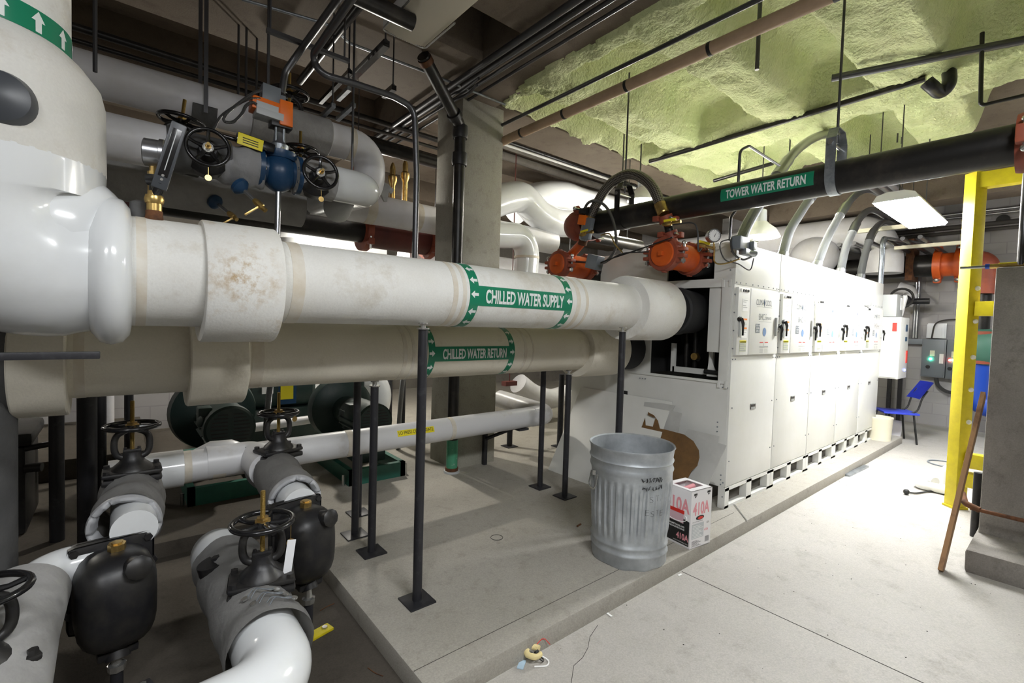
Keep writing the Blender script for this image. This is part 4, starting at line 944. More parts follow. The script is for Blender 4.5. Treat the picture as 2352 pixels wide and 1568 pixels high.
k = MB(); k.lathe((b.x-.045, 2.33, zt-.03), (0, 0, 1), [(0, .022), (.05, .03), (.09, .028), (.1, .01)], 14); k.thing('capped_port', m_jacket_d, 'small dark wrapped port beside the brass thermometer well', 'fitting')
# dark round plug cut by the left edge, on the riser sleeve
c = P(-6, 222, 'y', 2.0); k = MB(); k.lathe((c.x, 2.05, c.z), (0, -1, 0), [(-.1, .075), (.04, .082), (.07, .07), (.085, .03), (.088, .001)], 32); k.thing('port_plug', m_greybox_d, 'dark grey round plug at the left edge on the white riser sleeve', 'plug')
t = thing('steel_strut', 'dark flat steel strut sticking in from the left edge in front of the return pipe', 'strut', (-.7, 2.0, 0))
e = P(230, 815, 'y', 2.0); MB().box(((e.x-.75)/2, 2.0, e.z), (abs(e.x+.75), .03, .022), None, .002).build('bar', m_post, t); MB().bx(-.78, -.74, 1.98, 2.02, 0, 1.6).build('upright', m_post, t)
k = MB(); k.tube(fillet([(-.30, RY, RZ), (-.52, RY, RZ), (-.56, RY-.05, RZ-.1), (-.56, RY-.1, .2)], .2, 10), .235, 36); k.thing('wrapped_elbow', m_jacket_d, 'dark grey wrapped elbow at the left edge where the return pipe turns down', 'pipe')

# ---------------------------------------------------------------- overhead valve line
VY, VZ, VR = 3.2, 2.49, .104
t = thing('valve_pipe', 'white overhead pipe carrying the handwheel valves and the blue control valve', 'pipe', (.6, VY, 2.38))
MB().cyl((-1.2, VY, VZ), (.20, VY, VZ), .115, seg=36).build('white_section', m_pvc_dull, t)
MB().lathe((.19, VY, VZ), (1, 0, 0), [(0, .118), (.08, .12), (.1, .112), (.3, .112)], 36).build('dark_section', m_jacket_d, t)
mb = jacket('', [(.43, VY, VZ), (.5, VY, VZ-.01), (.60, VY, VZ-.005), (.655, VY, VZ)], .113, 3, 2.0); mb.build('crumpled_cover', m_silver, t, ang=60)
mb = MB(); mb.lathe((.84, VY, VZ), (1, 0, 0), [(0, .09), (.01, .115), (.1, .118), (.24, .12), (.25, .10)], 36); mb.build('grey_cover', m_jacket, t)
MB().tube(fillet([(1.08, VY, VZ), (1.32, VY, VZ), (1.40, VY+.9, VZ+.15), (1.44, VY+1.5, VZ+.2)], .13, 12), .112, 36).build('white_elbow', m_pvc, t)
k = MB(); k.tube([(1.22, VY+.02, VZ-.1), (1.22, VY+.30, VZ-.09)], [.02, .10], 28); k.build('drip_corner', m_lightgrey, t)
def wheel(label, c, d, R=.098, body=True):
    c = Vector(c); d = Vector(d).normalized(); t = thing('gear_valve', label, 'valve', c-d*.2)
    k = MB(); k.torus(c, d, R, .0105, 36, 10); x, y, _ = frame(d)
    for a in range(5):
        v = x*math.cos(a*1.2566+.3)+y*math.sin(a*1.2566+.3); k.tube([c-d*.012+v*.022, c-d*.012+v*.06, c+v*(R-.004)], [.013, .009, .009], 8)
    k.lathe(c-d*.03, d, [(0, .03), (.02, .032), (.028, .02)], 20); k.build('handwheel', m_iron_gloss, t)
    MB().lathe(c-d*.004, d, [(0, .026), (.004, .026), (.004, .018), (.012, .018)], 24).build('position_plate', m_zinc, t)
    MB().lathe(c, d, [(0, .015), (.02, .015), (.02, .009), (.05, .009)], 8).build('brass_nut', m_brass, t)
    if body:
        MB().lathe(c-d*.19, d, [(0, .105), (.06, .105), (.085, .085), (.10, .05), (.17, .04)], 28).build('gear_body', m_iron, t)
    k = MB(); k.tube([c+Vector((0, -.012, -R)), c+Vector((0, -.014, -R-.05))], .0015, 5).lathe(c+Vector((0, -.014, -R-.065)), (0, 1, 0), [(0, .016), (.0015, .016)], 18); k.build('brass_tag', m_brass, t)
    return t
w1 = P(478, 338, 'y', 3.0); wheel('black handwheel valve left of the crumpled cover on the overhead valve pipe', w1, (-.1, -1, .1))
w2 = P(737, 396, 'y', 3.0); wheel('black handwheel valve right of the blue valve, with hanging tags', w2, (-.05, -1, .12))
# rising-stem valves behind
VR1 = dup(VA, (P(405, 275, 'y', 3.58).x, 3.58, P(405, 275, 'y', 3.58).z-.265), (0, R_(6), 0), 'black rising-stem valve behind the tilted thermometer, brass stem up', 1.05)
VR2 = dup(VA, (P(690, 345, 'y', 3.5).x, 3.5, P(690, 345, 'y', 3.5).z-.252), (0, 0, 0), 'black rising-stem valve behind the blue valve', 1.0)
VR3 = dup(VA, (P(665, 215, 'y', 4.3).x, 4.3, P(665, 215, 'y', 4.3).z-.328), (0, 0, 0), 'dark handwheel valve up behind the orange actuator', 1.3)
# blue control valve
BX = P(640, 395, 'y', VY).x
t = thing('control_valve', 'blue globe control valve with orange actuator on top', 'valve', (BX, VY, VZ-.14))
k = MB(); k.ball((BX, VY, VZ-.005), .118, (.85, .95, 1.0), 24); k.lathe((BX-.12, VY, VZ), (1, 0, 0), [(0, .09), (0, .118), (.025, .118), (.025, .08), (.215, .08), (.215, .118), (.24, .118), (.24, .09)], 32)
k.lathe((BX, VY, VZ+.07), (0, 0, 1), [(0, .09), (.02, .10), (.045, .10), (.05, .06), (.07, .04)], 28); k.build('body', m_blue_valve, t)
b = MB(); b.bolts((BX-.1, VY, VZ), (1, 0, 0), .1, 8, .011, .012, .2).bolts((BX+.1, VY, VZ), (-1, 0, 0), .1, 8, .011, .012, .2).bolts((BX, VY, VZ+.115), (0, 0, 1), .08, 6, .011, .014); b.build('flange_bolt', m_zinc, t)
zt0 = P(640, 335, 'y', VY).z
k = MB(); k.lathe((BX, VY, VZ+.13), (0, 0, 1), [(0, .05), (.03, .055), (.05, .035), (.09, .03), (.12, .018), (.28, .016)], 18)
for sx in (-1, 1): k.cyl((BX+sx*.022, VY-.02, VZ+.16), (BX+sx*.022, VY-.02, zt0+.12), .008)
k.build('yoke', m_galv, t)
k = MB()
for z in (zt0+.015, zt0+.05): k.torus((BX, VY, z), (0, 0, 1), .026, .005, 20, 6)
k.build('position_ring', m_actor, t)
ca = P(628, 258, 'y', VY)
MB().box((ca.x-.045, VY, ca.z+.01), (.16, .11, .075), Matrix.Rotation(.06, 3, 'Y'), .008).box((ca.x+.06, VY, ca.z-.005), (.075, .12, .15), None, .008).build('orange_cover', m_actor, t)
MB().box((ca.x-.03, VY-.008, ca.z-.035), (.15, .11, .045), Matrix.Rotation(.06, 3, 'Y'), .006).box((ca.x-.045, VY-.058, ca.z-.0), (.12, .01, .035), Matrix.Rotation(.06, 3, 'Y'), .002).build('grey_cover', m_lightgrey, t)
MB().box((ca.x+.04, VY, ca.z-.075), (.12, .09, .03), None, .005).lathe((BX, VY, ca.z-.13), (0, 0, 1), [(0, .02), (.05, .035)], 12).build('lower_bracket', m_iron, t)
cj = P(620, 222, 'y', VY)
t = thing('junction_box', 'grey junction box above the orange actuator, fed by a bent conduit', 'junction box', cj-Vector((0, 0, .06)))
MB().box(cj, (.10, .09, .105), Matrix.Rotation(.05, 3, 'Y'), .005).box((cj.x+.055, VY+.0, cj.z-.03), (.05, .08, .09), None, .004).build('box', m_greybox, t)
lo = [P(x, y, 'y', VY-.06) for x, y in ((600, 208), (580, 215), (545, 240), (520, 262), (515, 278), (535, 280), (555, 262), (565, 243), (580, 235), (590, 240))]
MB().tube(smooth_path(lo, 6), .0085, 8).thing('flexible_cable', m_flex, 'looped grey flexible cable left of the orange actuator', 'cable')
lo = [P(x, y, 'y', VY-.05) for x, y in ((598, 226), (570, 228), (530, 250), (505, 270), (490, 298))]
MB().tube(smooth_path(lo, 6), .007, 8).thing('flexible_cable', m_flex, 'thin grey cable curving from the junction box to the left handwheel', 'cable')
c = P(573, 338, 'y', VY-.02); t = thing('switch_housing', 'yellow labelled black switch between the left handwheel and the blue valve', 'switch', c-Vector((0, 0, .04)))
MB().box(c+Vector((.02, -.06, .01)), (.20, .06, .055), Matrix.Rotation(.12, 3, 'Y'), .012).cyl(c+Vector((-.14, 0, .03)), c+Vector((-.07, 0, .025)), .012).build('housing', m_iron_gloss, t)
o = MB().box(c+Vector((-.012, -.092, .002)), (.13, .006, .065), Matrix.Rotation(.12, 3, 'Y'), .001).build('yellow_label', m_yellow_tag, t)
L = MB()
for q in range(3): L.box(c+Vector((-.012, -.0955, .012-.013*q)), (.08, .001, .005), Matrix.Rotation(.12, 3, 'Y'))
L.build('label_print', m_gap, o)
p0, p1 = P(637, 432, 'y', VY), P(633, 520, 'y', VY)
MB().cyl((BX, VY, p0.z), (BX-.005, VY, 2.0), .017).thing('drain_pipe', m_conduit, 'short shiny steel pipe hanging below the blue valve', 'pipe')
def blowoff(a, b, label):
    a, b = Vector(a), Vector(b); d = (b-a).normalized(); t = thing('drain_cock', label, 'valve', b)
    MB().lathe(a, d, [(0, .05), (.02, .05), (.04, .03), (.05, .016)], 14).build('strainer_cap', m_blue_valve, t)
    MB().cyl(a, a.lerp(b, .7), .011).build('nipple', m_conduit, t)
    MB().lathe(a.lerp(b, .62), d, [(0, .014), (.02, .02), (.06, .02), (.065, .014), (.09, .014)], 8).build('brass_cock', m_brass, t)
    n = Vector((d.z, 0, -d.x)); c = a.lerp(b, .86); MB().box(c+n*.055, (.11, .02, .012), Matrix.Rotation(math.atan2(-n.z, n.x), 3, 'Y'), .002).build('brass_handle', m_brass, t)
blowoff(P(548, 425, 'y', 3.12), P(606, 480, 'y', 3.02), 'brass drain cock slanting down left of the blue valve')
blowoff(P(492, 462, 'y', 3.84), P(545, 505, 'y', 3.66), 'shaded drain cock sloping down below the overhead pipe, left of the shiny drain')

# upper pipe, its grey jacket, elbow down
UY, UZ = 3.9, 3.03
t = thing('overhead_pipe', 'white insulated overhead pipe with a grey jacket, bending down before the column', 'pipe', (.8, UY, 2.88))
MB().tube(fillet([(-2.5, UY, UZ), (1.62, UY, UZ), (1.63, UY, 2.70), (1.66, UY+.95, 2.76)], .17, 12), .128, 36).build('pipe', m_pvc_dull, t)
MB().lathe((.72, UY, UZ), (1, 0, 0), [(0, .13), (.005, .145), (.55, .143), (.56, .13)], 36).build('grey_jacket', m_jacket, t)
MB().lathe((1.42, UY, UZ), (1, 0, 0), [(0, .126), (0, .1305), (.05, .1305), (.05, .126)], 36).build('jacket_seam', m_seam, t)
hx = P(466, 240, 'y', UY).x
t = thing('strap_hanger', 'dark strap hanger with saddle under the white overhead pipe at the left', 'pipe hanger', (hx, UY, UZ-.2))
MB().bx(hx-.012, hx+.012, UY-.15, UY-.143, UZ-.1, 3.86).bx(hx-.012, hx+.012, UY+.143, UY+.15, UZ-.1, 3.86).build('strap', m_conduit_d, t)
k = MB(); k.lathe((hx-.07, UY, UZ-.004), (1, 0, 0), [(0, .128), (0, .136), (.14, .136), (.14, .128)], 36); 
for v in list(k.bm.verts):
    if v.co.z > UZ-.05: v.co.z = UZ-.05
k.build('saddle', m_jacket_d, t)
t = thing('elbow_pipe', 'dull white stacked pipe fittings behind the riser sleeve', 'pipe', (-.1, 4.2, 2.4))
MB().lathe((-.30, 4.2, 2.55), (0, 0, 1), [(0, .19), (.25, .19), (.3, .23), (.36, .23), (.38, .2), (.5, .2)], 36).build('pipe', m_pvc_dull, t)
# lower insulated pipe and the red line behind
t = thing('insulated_pipe', 'big insulated pipe behind the overhead valves, grey at left and white by the column', 'pipe', (1, 4.95, 2.6))
MB().cyl((-2.5, 4.95, 2.79), (1.45, 4.95, 2.79), .165, seg=36).build('grey_section', m_jacket_d, t)
MB().lathe((1.42, 4.95, 2.79), (1, 0, 0), [(0, .16), (3.4, .16)], 36).build('white_section', m_pvc_dull, t)
for x in (2.0, 2.55): MB().lathe((x, 4.95, 2.79), (1, 0, 0), [(0, .158), (0, .163), (.1, .163), (.1, .158)], 36).build('jacket_seam', m_seam, t)
MB().lathe((-2.5, 3.95, 2.45), (1, 0, 0), [(0, .14), (3.6, .14)], 32).thing('insulated_pipe', m_jacket, 'grey wrapped pipe below the white valve pipe at the left', 'pipe')
t = thing('red_line', 'dark red grooved pipe under the big insulated pipe beside the column', 'pipe', (2, 5.3, 2.3))
RZ2 = 2.61
MB().cyl((-2.5, 5.3, RZ2), (2.15, 5.3, RZ2), .135, seg=32).build('black_section', m_blackpipe, t)
MB().cyl((2.15, 5.3, RZ2), (3.25, 5.3, RZ2), .18, seg=32).build('red_section', m_maroon, t)
for x in (2.12, 2.95, 3.2):
    k = MB(); k.lathe((x, 5.3, RZ2), (1, 0, 0), [(0, .18), (0, .225), (.07, .225), (.07, .18)], 32)
    for a in (0.6, 3.74): k.box((x+.035, 5.3+.24*math.cos(a), RZ2+.24*math.sin(a)), (.07, .07, .07), None, .01)
    k.build('grooved_coupling', m_redox, t)
k = MB()
for x in (2.12, 2.95): k.cut().cyl((x+.035, 5.1, RZ2-.22), (x+.035, 5.1, RZ2-.08), .014, seg=8)
k.build('coupling_bolt', m_zinc, t)
MB().cyl((-2, 5.3, 2.50), (.14, 5.3, 2.50), .175, seg=32).build('red_end', m_maroon, t)
k = MB(); k.prism([P(x, y, 'y', 4.1) for x, y in ((822, 388), (845, 398), (868, 410), (888, 424), (905, 436), (902, 444), (893, 440), (891, 462), (884, 461), (878, 444), (860, 428), (838, 410))], (0, .02, 0))
for v in k.bm.verts: v.co += Vector((0, noise.noise(v.co*9)*.05, 0))
k.thing('torn_wrap', m_jacket, 'torn grey scrap of wrap sticking out behind the white elbow', 'scrap')
for px, py, yy, lb_ in ((902, 395, 4.95, 'short brass stem in the background just behind the torn grey scrap'), (931, 388, 4.95, 'taller brass valve stem in the background left of the shiny bent conduit')):
    q = P(px, py, 'y', yy); MB().lathe((q.x, q.y, 2.9), (0, 0, 1), [(0, .03), (q.z-3.05, .03), (q.z-3.0, .05), (q.z-2.95, .05), (q.z-2.93, .03), (q.z-2.85, .03), (q.z-2.8, .012)], 10).thing('brass_fitting', m_brass, lb_, 'fitting')
q = P(822, 384, 'y', 4.6); MB().box(q, (.07, .07, .11), None, .008).thing('alarm_box', m_red, 'small red box hanging behind the bend of the white overhead pipe', 'box'); hang(COL.objects[-1], [tuple(q)], 3.87)
# ---------------------------------------------------------------- conduits, struts and pipes under the ceiling
def pipe_thing(name, pts, r, m, label, cat, fil=None, seg=12, group=None):
    p = fillet(pts, fil, 8) if fil else pts
    return MB().tube(p, r, seg).thing(name, m, label, cat, group)
a = P(692, 113, 'y', 3.15); b = P(655, 165, 'y', VY); jt = P(645, 205, 'y', VY)
pipe_thing('conduit', [P(800, -35, 'z', a.z), P(735, 55, 'z', a.z), a, b, Vector((b.x-.0, VY, cj.z+.0)) if False else P(647, 215, 'y', VY)], .020, m_conduit_d, 'dark bent conduit dropping from the ceiling to the grey junction box', 'conduit', .12, 14)
c = P(728, 112, 'y', 2.8)
pts = [P(830, -35, 'z', c.z), P(742, 92, 'z', c.z), P(716, 128, 'z', c.z-.0), P(735, 170, 'y', 2.85), P(815, 192, 'y', 2.85), P(905, 222, 'y', 2.85), P(952, 248, 'y', 2.85), P(957, 400, 'y', 2.85)]
pts.append(Vector((pts[-1].x, 2.85, RZ+RR+.002)))
t = thing('conduit', 'shiny conduit with an S bend that drops in front of the column to the pipes', 'conduit', pts[-1])
MB().tube(fillet(pts, .13, 9), .0195, 14).build('tube', m_conduit_d, t)
for k, s_ in ((.62, .03), (.72, .03)):
    q = pts[-2].lerp(pts[-1], k); MB().lathe(q, (0, 0, 1), [(0, .02), (0, .025), (.05, .025), (.05, .02)], 14).build('coupling', m_conduit, t)
sa, sb = P(612, 64, 'y', 3.1), P(802, 133, 'y', 3.1)
t = thing('strut_channel', 'galvanized strut channel hung under the conduits at the top', 'strut channel', sa)
zz = min(sa.z, sb.z); MB().bx(sa.x, sb.x, 3.085, 3.115, sa.z-.022, sa.z).build('channel', m_conduit_d, t); MB().cyl((sa.x+.02, 3.1, sa.z), (sa.x+.02, 3.1, 4.3), .006).cut().cyl((sb.x-.03, 3.1, sa.z), (sb.x-.03, 3.1, 4.3), .006).build('rod', m_conduit_d, t)
for i, (x0, y0, x1, y1, z, w_, lb_) in enumerate(((884, 90, 805, 182, 3.55, .045, 'black strut channel pointing down right of the bent conduits'), (800, 158, 740, 232, 3.45, .03, 'short dark strut between the conduit bends'),
        (905, 195, 882, 215, 3.45, .04, 'stub of black strut above the S-bend conduit, near the column'), (808, 200, 772, 222, 3.35, .03, 'bright-edged short strut under the S-bend conduit'), (770, 238, 730, 268, 3.2, .03, 'small bright strut end above the grey jacketed pipe'), (812, 236, 776, 270, 3.2, .03, 'small strut beside the rod over the grey jacketed pipe'))):
    p, q = P(x0, y0, 'z', z), P(x1, y1, 'z', z); xm = (p.x+q.x)/2
    t = thing('strut_channel', lb_, 'strut channel', (xm, (p.y+q.y)/2, z-w_)); MB().bx(xm-w_/2, xm+w_/2, p.y, q.y, z-w_, z).build('channel', m_iron_gloss if i < 3 else m_galv, t)
    MB().cyl((xm, p.y+.02, z), (xm, p.y+.02, 3.88 if True else 4.3), .006).lathe((xm, p.y+.02, z), (0, 0, 1), [(0, .014), (.012, .014)], 6).build('rod', m_conduit_d, t)
# fire-sprinkler style thin conduit crossing the ceiling
pipe_thing('conduit', [P(555, -2, 'z', 3.8), P(733, 50, 'z', 3.8), P(768, 62, 'z', 3.8), P(800, 98, 'z', 3.8), P(970, 162, 'z', 3.8), P(1160, 240, 'z', 3.8)], .011, m_galv, 'thin bright conduit running across the dark ceiling to the foam corner', 'conduit', .08)
for i, (x, z, r) in enumerate(((2.36, 3.78, .028), (2.47, 3.81, .026), (2.55, 3.80, .018), (2.68, 3.82, .014))):
    pipe_thing('conduit', [(x, -1.5, z), (x, 6.5, z)], r, m_conduit_d, ('thick dark conduit along the left edge of the concrete beam', 'second dark conduit under the concrete beam', 'third dark conduit under the concrete beam', 'rightmost thin conduit under the concrete beam, farthest from its left edge')[i], 'conduit')
for i, pl in enumerate(([(1100, 180), (1062, 208), (1040, 218), (1000, 255)], [(1095, 195), (1075, 215), (1040, 232), (985, 265)])):
    p = [P(x, y, 'z', 3.72-.03*i) for x, y in pl]; pipe_thing('conduit', smooth_path(p, 6), .014, m_conduit_d, ('dark conduit curving off the beam toward the left, upper', 'dark conduit curving off the beam toward the left, lower')[i], 'conduit')
for i, (y, z, r, m) in enumerate(((5.15, 3.72, .02, m_blackpipe), (5.25, 3.66, .02, m_blackpipe), (5.05, 3.78, .03, m_blackpipe))):
    pipe_thing('pipe', [(-3, y, z), (3.35, y, z)], r, m, ('black pipe in the dark recess, middle of three', 'black pipe in the dark recess, lowest of three', 'black pipe in the dark recess, top of three')[i], 'pipe')
pipe_thing('pipe', [(-3, 4.75, 3.40), (3.1, 4.75, 3.40)], .07, m_blackpipe, 'thick black pipe crossing behind the rods toward the column', 'pipe', None, 20)
# black drain down the column, green at its foot
t = thing('drain_pipe', 'black drain pipe running down the left corner of the column with a green foot', 'pipe', (2.555, 3.955, .1))
el = Vector((2.555, 3.955, P(1058, 290, 'y', 3.955).z)); up = P(972, 128, 'y', 3.62)
MB().tube(fillet([(up.x, up.y, up.z), el, (2.555, 3.955, .42)], .08, 8), .055, 24).build('pipe', m_blackpipe, t)
MB().cyl((2.555, 3.955, .13), (2.555, 3.955, .43), .056, seg=24).build('green_foot', m_green_l, t)
MB().lathe((2.555, 3.955, .1), (0, 0, 1), [(0, .08), (.02, .078), (.02, .06)], 24).build('floor_collar', m_lightgrey, t); MB().lathe((2.555, 3.955, .12), (0, 0, 1), [(0, .065), (.03, .065), (.03, .05)], 24).build('clamp', m_rust, t)
k = MB()
for z in (el.z-.12, el.z-.38): k.cut().lathe((2.555, 3.955, z), (0, 0, 1), [(0, .056), (0, .07), (.03, .076), (.12, .072), (.12, .056)], 24)
d = (el-up).normalized(); k.cut().lathe(el-d*.16, d, [(0, .056), (0, .07), (.05, .074), (.05, .056)], 24); k.build('hub', m_iron, t)
MB().lathe(up+d*.02, d, [(0, .055), (0, .062), (.05, .062), (.05, .055)], 24).build('rusty_clamp', m_rust, t)
# unlit troffer with wavy lens
p0, p1 = P(877, 72, 'z', 3.55), P(980, 112, 'z', 3.55)
t = thing('ceiling_light', 'unlit fluorescent fixture with a ribbed lens at the top of the picture', 'ceiling light', (p0.x+.16, 2.7, 3.55))
x0, x1 = p0.x, p1.x; ly = p0.y
MB().bx(x0, x1, 1.9, ly, 3.57, 3.66, .02).build('housing', m_dome, t)
k = MB(); rows = []
n = 40
for i in range(n+1):
    x = x0+.01+(x1-x0-.02)*i/n; rows.append([k.bm.verts.new((x, y, 3.568-.018*math.sin(math.pi*i/n)-.002*math.cos(i*3.14))) for y in (1.91, ly-.01)])
for i in range(n): k.bm.faces.new((rows[i][0], rows[i+1][0], rows[i+1][1], rows[i][1]))
bmesh.ops.solidify(k.bm, geom=k.bm.faces[:], thickness=-.004); k.build('ribbed_lens', m_lens_off, t)
k = MB(); k.tube(fillet([(x0, ly-.4, 3.56), (x0, ly, 3.56), (x1, ly, 3.56), (x1, ly-.4, 3.56)], .03, 4), .006, 8); k.build('lens_rim', m_zinc, t)
for yy in (2.0, ly-.2): MB().cyl(((x0+x1)/2, yy, 3.65), ((x0+x1)/2, yy, 4.3), .006).build('rod', m_conduit_d, t)
k = MB(); q = P(860, 5, 'z', 3.5); k.tube([(q.x-.5, q.y+.05, 3.52), (q.x+.28, q.y+.05, 3.52)], .05, 16); k.thing('pipe', m_blackpipe, 'short dirty black pipe at the top left of the unlit fixture', 'pipe')
q = P(905, 40, 'z', 3.6); pipe_thing('pipe', [(1.25, 2.3, 3.72), (1.25, 4.6, 3.72)], .03, m_blackpipe, 'black pipe leading back beside the unlit fixture', 'pipe')
# kraft wrapped pipe and others under the foam
t = thing('kraft_wrapped_pipe', 'brown paper wrapped pipe with black bands under the green foam', 'pipe', (3.16, 1.5, 3.5))
MB().cyl((3.16, 4.6, 3.55), (3.16, -2, 3.55), .045, seg=20).build('pipe', m_kraft, t)
for y in (3.75, 3.15, 2.45, 1.75, 1.0):
    MB().lathe((3.16, y, 3.55), (0, -1, 0), [(0, .044), (0, .0475), (.025, .0475), (.025, .044)], 20).build('black_band', m_black, t)
pipe_thing('pipe', [(3.12, 4.5, 3.70), (3.12, -1.5, 3.70)], .018, m_conduit_d, 'thin dark pipe just above the brown paper wrapped pipe', 'pipe')
MB().cyl((3.42, 1.53, 3.42), (3.42, 1.53, 3.9), .014).thing('rod', m_conduit_d, 'stubby grey rod ending beside the brown wrapped pipe near the top', 'rod')
pipe_thing('pipe', [(5.40, 3.75, 3.80), (5.30, .95, 3.80)], .028, m_blackpipe, 'dark pipe half buried in the foam along the cross beam', 'pipe')
pipe_thing('pipe', [P(1910, 180, 'z', 3.78), P(2352, 92, 'z', 3.78)], .03, m_conduit_d, 'dark pipe along the foam at the upper right, above the black trap', 'pipe')
pipe_thing('pipe', [P(1640, 415, 'z', 3.78), P(1775, 375, 'z', 3.78)], .025, m_blackpipe, 'short dark pipe end showing under the foam edge beyond the hose', 'pipe')
pipe_thing('pipe', smooth_path([P(2178, 150, 'z', 3.9), P(2180, 190, 'z', 3.72), P(2160, 212, 'z', 3.66), P(2140, 198, 'z', 3.68), P(2128, 188, 'z', 3.72)], 6), .05, m_iron, 'black drain trap hanging from the foam at the upper right', 'pipe', None, 16)
pipe_thing('pipe', fillet([P(2256, 75, 'x', 5.0), P(2252, 243, 'x', 5.0), P(2252, 243, 'x', 5.0)+Vector((0, -1.5, 0))], .03), .014, m_blackpipe, 'thin black pipe bent into a corner at the upper right', 'pipe')
for x, y0, y1, ax, v, lb_ in ((1437, 225, 435, 'y', 3.6, 'thin hanger rod left of the arched hose, from the foam down'), (1476, 262, 395, 'y', 3.75, 'stouter grey rod carrying the pendant dome behind the hose'), (2068, 205, 335, 'y', 1.6, 'thin rod hanging from the foam beyond the pipe hanger, left of a pair'), (2078, 208, 338, 'y', 1.6, 'threaded rod hanging from the foam beyond the pipe hanger, right of a pair'), (1817, 280, 355, 'y', 2.5, 'hair-thin rod hanging from the foam over the flexible conduit arch'),
        (812, 196, 395, 'y', 3.5, 'thin hanger rod passing in front of the white bend'), (218, 0, 165, 'y', 3.0, 'dark hanger rod beside the riser at the upper left'), (617, 92, 205, 'y', 3.3, 'dark rod dropping to the grey junction box'), (548, 110, 330, 'y', 4.3, 'threaded rod left of the looped cable, in a group of three'), (566, 95, 330, 'y', 4.3, 'threaded rod left of the looped cable, middle of the group'), (590, 120, 330, 'y', 4.4, 'threaded rod behind the looped cable, right of the group')):
    p, q = P(x, y0, ax, v), P(x, y1, ax, v); q.x = p.x; q.y = p.y; p.z = max(p.z, 3.9)
    MB().cyl(p, q, .009, seg=8).thing('hanger_rod', m_conduit_d, lb_, 'rod')
# beyond the column: bare strip of ceiling with white conduit and big white pipes
pipe_thing('conduit', [P(1130, 322, 'y', 4.7), P(1460, 432, 'y', 4.7)], .016, m_white, 'white conduit slanting across behind the column toward the hose', 'conduit'); hang(bpy.data.objects[[o.name for o in COL.objects if o.name.startswith('conduit')][-1]], [tuple(P(q, 322+(q-1130)*.3333, 'y', 4.7)) for q in (1250, 1400)])
for i, (y0, y1, r, yy) in enumerate(((395, 470, .06, 5.6), (372, 440, .04, 5.3), (360, 432, .02, 5.1))):
    p = P(1150, y0-40, 'y', yy); o = pipe_thing('pipe', [Vector((p.x-.6, yy, p.z)), Vector((p.x+4.5, yy, p.z))], r, (m_conc_d, m_conc_d, m_conduit_d)[i], ('grey pipe under the ceiling right of the column, lowest', 'dusty pipe under the ceiling right of the column, middle', 'slim pipe under the ceiling right of the column, highest')[i], 'pipe'); hang(o, [(p.x+q, yy, p.z) for q in (0, 1.5, 3.0)])
t = thing('white_pipe', 'glossy white S-shaped pipe fitting right of the column', 'pipe', (3.9, 5, 2.5))
pw = [P(x, y, 'y', 4.9) for x, y in ((1120, 470), (1165, 455), (1200, 455), (1235, 490), (1275, 510), (1320, 515), (1400, 530))]
MB().tube(smooth_path(pw, 8), .20, 36).build('pipe', m_pvc, t)
t = thing('white_pipe', 'second glossy white pipe rising behind the S-shaped one', 'pipe', (4.5, 5.3, 2.6))
pw = [P(x, y, 'y', 5.3) for x, y in ((1180, 480), (1230, 455), (1290, 450), (1340, 465), (1450, 490))]
MB().tube(smooth_path(pw, 8), .22, 36).build('pipe', m_pvc, t)
pw = [P(x, y, 'y', 4.55) for x, y in ((1080, 537), (1150, 540), (1192, 545), (1210, 580), (1206, 650), (1204, 700))]
t = thing('white_pipe', 'glossy white elbow turning down right of the column above the supply pipe', 'pipe', pw[-1]); MB().tube(smooth_path(pw, 8), .155, 36).build('pipe', m_pvc, t)
MB().lathe(pw[3], (0, 0, -1), [(.05, .157), (.05, .161), (.08, .161), (.08, .157)], 36).build('jacket_seam', m_seam, t)
pipe_thing('pipe', [P(1355, 542, 'y', 4.0), P(1470, 565, 'y', 4.0)], .075, m_blackpipe, 'black printed pipe behind the orange pipe ends', 'pipe', None, 20); hang(COL.objects[-1], [tuple(P(1440, 558, 'y', 4.0))], 3.9)
pipe_thing('pipe', [(3.1, 6.2, 2.5), (8, 6.2, 2.5)], .2, m_pvc_dull, 'long dull white pipe far behind the orange pipe ends', 'pipe', None, 28); hang(COL.objects[-1], [(3.6, 6.2, 2.5), (6.5, 6.2, 2.5)], 3.87)
MB().cyl((3.2, 4.75, 2.05), (3.75, 4.75, 2.05), .15).thing('pipe', m_orange, 'orange pipe peeking between the column and the white elbow', 'pipe')
# ---------------------------------------------------------------- lamps of the room and two added fill fixtures
def tube_light(x, y, z, label, along='x', lens=None):
    t = thing('fluorescent_fixture', label, 'ceiling light', (x, y, z), (0, 0, 0 if along == 'x' else R_(90)), world=False)
    k = MB(); k.prism([(-.62, -.16, .015), (-.62, .16, .015), (-.62, .13, .075), (-.62, .06, .10), (-.62, -.06, .10), (-.62, -.13, .075)], (1.24, 0, 0)); k.build('housing', m_dome, t)
    k = MB(); k.prism([(-.61, -.155, .014), (-.61, .155, .014), (-.61, .14, -.012), (-.61, -.14, -.012)], (1.22, 0, 0)); k.build('lens', lens or m_lens, t)
    k = MB()
    for sx in (-.5, .5): k.cut().cyl((sx, 0, .1), (sx, 0, 4.3-z), .005, seg=6)
    k.build('hanger_rod', m_conduit_d, t); return t
LT = tube_light(6.42, 1.19, 2.87, 'lit fluorescent fixture hanging over the aisle in front of the chiller row', lens=m_lens_hi); LT.scale = (1.2, 1.12, 1.0)
LN = tube_light(1.0, -.7, 3.3, 'lit fluorescent fixture over the near aisle, above the picture')
dup(LN, (8.7, -1.6, 3.3), None, 'added fluorescent fill fixture far down the aisle behind the low concrete wall')  # added out of view to brighten the far block wall
